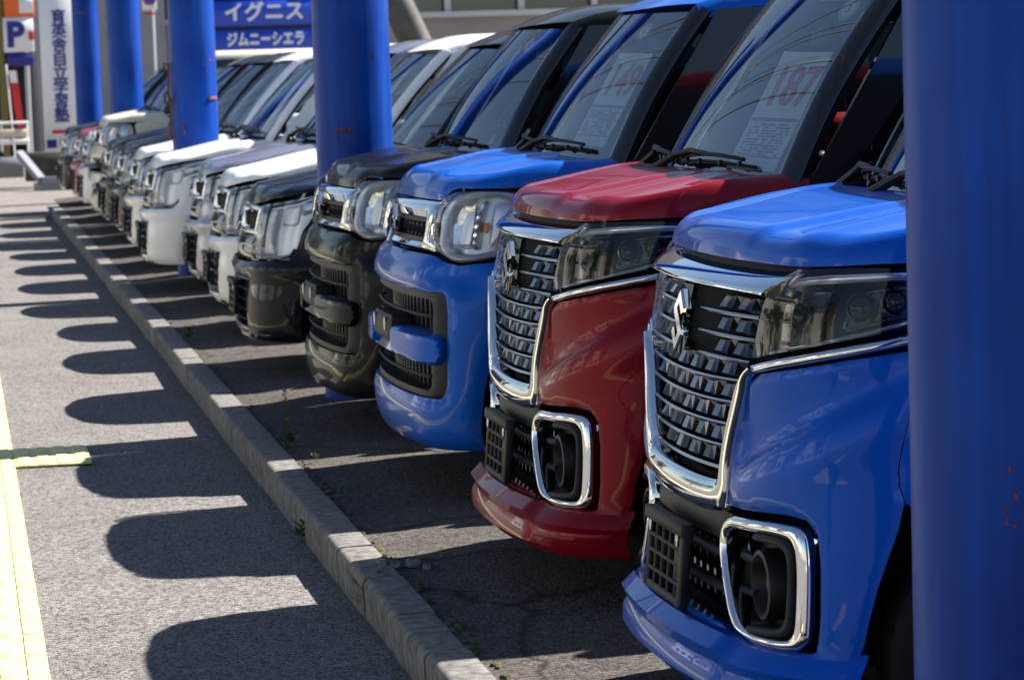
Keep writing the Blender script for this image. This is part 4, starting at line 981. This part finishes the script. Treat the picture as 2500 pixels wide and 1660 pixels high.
# blue dealer sign
sg_ = empty('sign_board'); tag(sg_, 'blue sign boards with white katakana above the white roofs', 'sign'); YS = 52.0
panel('sign_frame', 478, -90, 790, 220, YS, .10, mat('sign_frame_dark', (.01, .012, .05), .5), sg_, .12)
for k, (a, b, t, n, cx, sz) in enumerate(((-66, -5, '', 0, 0, 0), (2, 64, 'イグニス', 4, 645, .365), (74, 134, 'ジムニーシエラ', 7, 649, .275))):
    p = panel('sign_panel', 484, a, 784, b, YS, .06, SIGN_BLUE, sg_)
    if t: sign_text('sign_lettering', t, cx, (a+b)/2 - (1 if n == 4 else 6), YS-.045, sz, SIGN_WHITE, p, .0, 1.0 if n == 4 else .74, .014)
# vertical school sign on its concrete base
sc_ = empty('signboard'); tag(sc_, 'white vertical signboard with navy Japanese characters on a low wall', 'sign'); YV = 46.0
panel('board', 98, -140, 179, 371, YV, .16, SIGN_WHITE, sc_); panel('board_side', 90, -140, 97, 371, YV, .16, M_GREYW, sc_, .05)
for k, ch in enumerate('育英舎自立学習塾'):
    sign_text('sign_character', ch, 142+k*1.35, 44+k*34.4, YV-.09, .245, SIGN_NAVY, sc_, .0, 1.0, .005)
panel('red_note', 128, 318, 168, 327, YV-.085, .01, SIGN_RED, sc_, 0, .002); panel('navy_square', 115, 342, 139, 362, YV-.085, .01, SIGN_NAVY, sc_, 0, .002)
# parking sign
pk = empty('parking_sign'); tag(pk, 'orange and white parking sign with a navy letter P', 'sign'); YP = 57.0
panel('panel_white', 8, 44, 82, 128, YP, .10, SIGN_WHITE, pk); panel('panel_orange', 8, -60, 82, 43, YP, .10, SIGN_ORANGE, pk); panel('panel_navy', 18, 130, 82, 162, YP, .10, SIGN_NAVY, pk)
panel('white_shape', 46, -8, 80, 33, YP-.055, .01, SIGN_WHITE, pk, 0, .003)
sign_text('letter_p', 'P', 37, 88, YP-.06, .66, SIGN_NAVY, pk, .03); panel('red_bar', 70, 76, 82, 99, YP-.055, .01, SIGN_RED, pk, 0, .003)
q = at_y(3, 80, YP); MB().tube([(q[0], YP+.08, -.2), (q[0], YP+.08, 4.6)], .07, 12).build('pole', mat('yellow_pole', (.16, .13, .02), .5), pk)
q = at_y(62, 80, YP); MB().tube([(q[0], YP+.12, -.2), (q[0], YP+.12, 4.0)], .05, 12).build('pole', M_STEEL, pk)
# banner, rail, wall, bollard-like details at the far end
bn = empty('banner'); tag(bn, 'red and white roadside banner hanging on a thin pole', 'banner'); YR = 50.0
cor = [at_y(px, py, YR) for px, py in ((20, 172), (40, 172), (60, 312), (43, 312))]
rows = np.array([[np.array(cor[0])*(1-t)+np.array(cor[3])*t+np.array([0, .03*math.sin(t*9), 0]), np.array(cor[1])*(1-t)+np.array(cor[2])*t+np.array([0, .03*math.sin(t*9+1), 0])] for t in np.linspace(0, 1, 14)])
MB().grid(rows).grid(rows+np.array([0, .012, 0]), flip=True).build('cloth', SIGN_RED, bn, True, 60)
rw = rows[:4]*.9+rows[:4].mean((0, 1))*.1+np.array([0, -.012, 0]); MB().grid(rw).build('white_patch', SIGN_WHITE, bn, True, 60)
MB().tube([cor[0]+np.array([-.03, .03, .1]), cor[3]+np.array([-.03, .03, -1.2])], .014, 8).build('pole', SIGN_WHITE, bn)
gr = empty('guard_rail'); tag(gr, 'white guard rail with a cream panel at the far left', 'railing'); YG = 48.0
panel('top_rail', -60, 298, 70, 305, YG, .05, SIGN_WHITE, gr); panel('cream_panel', -60, 316, 66, 338, YG, .03, mat('cream_panel', (.62, .52, .38), .6), gr); panel('bottom_rail', -60, 341, 72, 354, YG, .07, SIGN_WHITE, gr)
for px in (4, 68): panel('rail_post', px-3, 297, px+3, 372, YG, .06, SIGN_WHITE, gr, .03)
lw = empty('planter_wall'); tag(lw, 'low concrete planter wall with pale coping under the signboard', 'wall'); YW = 44.0
a = at_y(48, 376, YW+1.2); b = at_y(102, 441, YW); c = at_y(150, 441, YW)
mb = MB(); mb.tube([Vector(a), Vector(b)], .075, 4); mb.tube([Vector(b), Vector(c)+Vector((.9, 0, 0))], .075, 4); mb.build('coping', mat('pale_coping', (.24, .25, .29), .8), lw)
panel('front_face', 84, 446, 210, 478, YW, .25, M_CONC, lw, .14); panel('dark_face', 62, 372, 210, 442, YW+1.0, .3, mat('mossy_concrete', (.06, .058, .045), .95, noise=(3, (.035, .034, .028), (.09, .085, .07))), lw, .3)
panel('side_face', -40, 384, 60, 436, YW+1.5, .3, M_GREYW, lw, .3)
# no-parking sign on a white pole in front of the building
np_ = empty('road_sign'); tag(np_, 'small white board with a red and blue road sign on a pole', 'sign'); YN = 56.0
panel('board', 346, -30, 381, 26, YN, .04, SIGN_WHITE, np_); q = at_y(365, -2, YN-.03)
MB().lathe([(.13, -.005), (.13, .005), (.001, .006)], 24, Matrix.Translation(q) @ Matrix.Rotation(math.pi/2, 4, 'X')).build('sign_disc', SIGN_RED, np_)
MB().lathe([(.10, -.005), (.10, .008), (.001, .009)], 24, Matrix.Translation(q) @ Matrix.Rotation(math.pi/2, 4, 'X')).build('sign_centre', SIGN_BLUE, np_)
panel('red_strip', 349, 32, 378, 37, YN, .03, SIGN_RED, np_, 0, .003); panel('pole', 376, -60, 381, 330, YN, .05, SIGN_WHITE, np_, .04)
# dark shop front left of the signboard
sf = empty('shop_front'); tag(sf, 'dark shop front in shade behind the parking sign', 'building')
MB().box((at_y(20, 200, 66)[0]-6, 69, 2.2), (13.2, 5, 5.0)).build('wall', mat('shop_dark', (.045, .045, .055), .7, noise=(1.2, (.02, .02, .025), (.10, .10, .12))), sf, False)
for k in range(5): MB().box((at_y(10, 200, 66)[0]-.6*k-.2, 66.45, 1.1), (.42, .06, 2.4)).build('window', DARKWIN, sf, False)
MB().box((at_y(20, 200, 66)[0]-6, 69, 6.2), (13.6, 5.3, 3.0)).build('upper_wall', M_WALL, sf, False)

# ------------------------------------------------------------------ weeds along the kerb
LEAF = mat('weed_leaf', (.06, .12, .02), .6, noise=(30, (.04, .09, .015), (.12, .17, .03))); MOSS = mat('moss', (.06, .06, .02), .95, noise=(60, (.025, .035, .01), (.13, .10, .035)), bump=(200, .8, .01))
def blades(name, p, n, L, spread, w=.004, up=1.0, label=''):
    t = empty(name, p); tag(t, label, 'weed', 'weeds in the kerb joints')
    for k in range(n):
        a = random.uniform(0, 6.28); l = L*random.uniform(.6, 1.1); s = spread*random.uniform(.3, 1); rows = []
        for q in np.linspace(0, 1, 7):
            x = math.cos(a)*s*q**1.5; y = math.sin(a)*s*q**1.5; z = l*up*(q-.35*q*q*(s/(spread+.01))); ww = w*(1-q)**.7+.0004; rows.append([(x-math.sin(a)*ww, y+math.cos(a)*ww, z), (x+math.sin(a)*ww, y-math.cos(a)*ww, z)])
        MB().grid(np.array(rows)).build('blade', LEAF, t, True, 60)
    return t
def leafy(name, p, h, n, size, label, sprd=.02):
    t = empty(name, p); tag(t, label, 'weed', 'weeds in the kerb joints'); st = [Vector((.01*math.sin(z*9), .008*math.cos(z*7), z)) for z in np.linspace(0, h, 8)]
    MB().tube(st, [.003*(1-.7*k/7) for k in range(8)], 5).build('stem', LEAF, t); mb = MB()
    for k in range(n):
        z = h*random.uniform(.05, 1); a = random.uniform(0, 6.28); b = Vector((.01*math.sin(z*9), .008*math.cos(z*7), z)); dr = Vector((math.cos(a), math.sin(a), random.uniform(.2, .9))).normalized(); sd = dr.cross(Vector((0, 0, 1))).normalized(); l = size*random.uniform(.6, 1.2)
        mb.add([b, b+dr*l*.5+sd*l*.16, b+dr*l, b+dr*l*.5-sd*l*.16], [(0, 1, 2, 3)])
    mb.build('leaves', LEAF, t, False); return t
q = at_z(695, 1092, 0); leafy('weed', q, .235, 190, .022, 'tall feathery weed stalk behind the kerb')
q = at_z(712, 1090, 0); leafy('weed', q, .05, 30, .045, 'small leafy weed beside the feathery stalk')
q = at_z(462, 830, 0); leafy('weed', q, .07, 60, .05, 'leafy weed near the white and black wagons')
q = at_z(737, 1325, LOW); leafy('weed', q, .075, 26, .06, 'broad-leaved weed at the foot of the kerb')
q = at_z(905, 1500, LOW); blades('grass_tuft', q, 16, .17, .17, .004, 1.0, 'long-bladed grass tuft at the broken kerb joint')
for k, (px, py) in enumerate(((1008, 1113), (1140, 1232), (1255, 1312), (770, 1130), (835, 1215))):
    leafy('weed', at_z(px, py, .0)+np.array([0, 0, .012]), .018, 26, .022, ['tiny weed on the asphalt before the blue oval-lamp wagon', 'tiny weed under the red wagon lip', 'tiny weed on the sunlit strip by the red wagon', 'tiny weed at the kerb edge past the feathery stalk', 'tiny weed at the kerb edge in the shade'][k])
for k, (px, py, sz) in enumerate(((935, 1372, .05), (968, 1378, .035), (1010, 1376, .045), (1045, 1384, .025), (918, 1395, .02))):
    c = at_z(px, py, .004); mb = MB(); n = 9
    prof_ = [(sz, -.004), (sz*.85, sz*.18), (sz*.45, sz*.30), (.0005, sz*.28)]
    mb.lathe(prof_, n, Matrix.Translation(c) @ Matrix.Diagonal((random.uniform(.5, .9), random.uniform(.9, 1.5), 1, 1)))
    mb.V = [(x+random.uniform(-.12, .12)*sz, y+random.uniform(-.12, .12)*sz, z+random.uniform(-.06, .06)*sz) for x, y, z in mb.V]
    tag(mb.build('concrete_chip', M_KERB, None, False), ['largest concrete chip by the broken kerb joint', 'second concrete chip by the broken kerb joint', 'flat concrete chip on the asphalt behind the kerb', 'small concrete chip farthest from the kerb', 'tiny concrete chip on top of the kerb'][k], 'rubble', 'concrete chips at the broken kerb joint')
mo = MB()
for k in range(110):
    y = random.choice([random.gauss(7.4, .5), random.gauss(9.9, .7), random.uniform(6, 20)]); x = KX1+.012+random.uniform(-.012, .02); r = random.uniform(.005, .016)
    mo.lathe([(r, -.004), (r*.8, r*.25), (r*.3, r*.4), (.0005, r*.42)], 7, Matrix.Translation((x, y, .0)) @ Matrix.Diagonal((1, random.uniform(1, 2.4), 1, 1)))
tag(mo.build('moss', MOSS, None, True, 60), 'yellow-green moss and dirt in the joint behind the kerb', 'moss', kind='stuff')

# ------------------------------------------------------------------ far side of the street (seen mirrored in paint, chrome and glass)
LEAFD = mat('tree_leaf', (.05, .09, .025), .6, noise=(2, (.03, .06, .015), (.08, .12, .03))); BARK = mat('bark', (.07, .05, .035), .9, bump=(30, .6, .02))
def tree(x, y, h, r, label):
    t = empty('street_tree', (x, y, -.2)); tag(t, label, 'tree', 'trees across the road')
    mb = MB(); mb.tube([(0, 0, 0), (.05, .03, h*.25), (-.04, .05, h*.5), (.0, 0, h*.8)], [.16, .13, .10, .04], 10)
    cs = []
    for k in range(9):
        a = random.uniform(0, 6.28); z = h*random.uniform(.42, .8); e = Vector((math.cos(a)*r*.7, math.sin(a)*r*.7, z+h*.12)); mb.tube([(0, 0, z*.85), e*.5+Vector((0, 0, z*.45)), e], [.06, .04, .015], 6); cs.append(e)
    mb.build('trunk', BARK, t); V = []; Fc = []
    for k in range(2600):
        c = random.choice(cs); p = c+Vector((random.gauss(0, r*.30), random.gauss(0, r*.30), random.gauss(0, r*.26))); s = random.uniform(.07, .17)
        a = Vector((random.gauss(0, 1), random.gauss(0, 1), random.gauss(0, 1))).normalized(); b = a.orthogonal().normalized(); i = len(V)
        V += [p-a*s, p+b*s*.6, p+a*s, p-b*s*.6]; Fc.append((i, i+1, i+2, i+3))
    make('crown', V, Fc, LEAFD, t, False)
for k, (x, y, h, r) in enumerate(((-13.5, 3, 6.5, 2.4), (-13.8, 12, 7.5, 2.8), (-13.4, 19, 6, 2.2), (-13.7, 33, 7.2, 2.6), (-13.4, 46, 6.6, 2.5))):
    tree(x, y, h, r, ['nearest tree across the road', 'tallest tree across the road', 'smallest tree across the road', 'fourth tree across the road', 'farthest tree across the road'][k])
def block(x, y, w, dpt, h, col, label):
    t = empty('house', (x, y, -.2)); tag(t, label, 'building', 'houses across the road')
    MB().box((0, 0, h/2), (w, dpt, h)).build('wall', mat('house_'+label.split()[0], col, .85, noise=(1, [c*.9 for c in col], [min(1, c*1.08) for c in col])), t, False)
    MB().box((0, 0, h+.12), (w+.5, dpt+.5, .25)).build('roof', M_GREYW, t, False)
    for fl in range(int(h//2.9)):
        for k in range(int(dpt//2.4)):
            w_ = MB().box((w/2+.02, -dpt/2+1.4+k*2.4, 1.6+fl*2.9), (.06, 1.3, 1.3)).build('window', DARKWIN, t, False); MB().box((w/2+.05, -dpt/2+1.4+k*2.4, .92+fl*2.9), (.12, 1.45, .08)).build('sill', M_WHITE, w_, False)
block(-17.5, 5, 5, 11, 5.6, (.70, .68, .64), 'cream two-storey house across the road'); block(-18, 20, 5, 13, 7.4, (.60, .57, .54), 'tan three-storey house across the road'); block(-17.5, 37, 5, 14, 5.6, (.74, .74, .74), 'white two-storey house across the road')
WIRE = mat('wire', (.02, .02, .02), .6)
for k, (x, y) in enumerate(((-2.3, 27.5), (-2.3, 57))):
    t = empty('utility_pole', (x, y, -.12)); tag(t, ['concrete utility pole by the kerb line, nearer one', 'concrete utility pole farther down the street'][k], 'pole', 'utility poles'); MB().lathe([(.17, 0), (.12, 9.5), (.001, 9.5)], 20).build('shaft', M_CONC, t)
    for z in (7.2, 8.4, 9.1): MB().box((0, 0, z), (1.7, .09, .09)).build('crossarm', M_STEEL, t, False)
for k, (dx, z) in enumerate(((-.8, 9.05), (0.0, 9.1), (.8, 9.05), (-.7, 8.35), (.7, 8.35), (-.5, 7.1), (.5, 7.15))):
    mb = MB()
    for y0, y1 in ((-2, 27.5), (27.5, 57)): mb.tube([(-2.3+dx, y0+(y1-y0)*t, z-.5*4*t*(1-t)) for t in np.linspace(0, 1, 15)], .02 if z > 8 else .035, 5)
    tag(mb.build('overhead_wire', WIRE), ['topmost wire on the far arm end', 'topmost wire between the two arm ends', 'topmost wire on the near arm end', 'middle wire on the far arm end', 'middle wire on the near arm end', 'thick low cable on the far side', 'thick low cable on the near side'][k], 'wire', 'overhead wires')
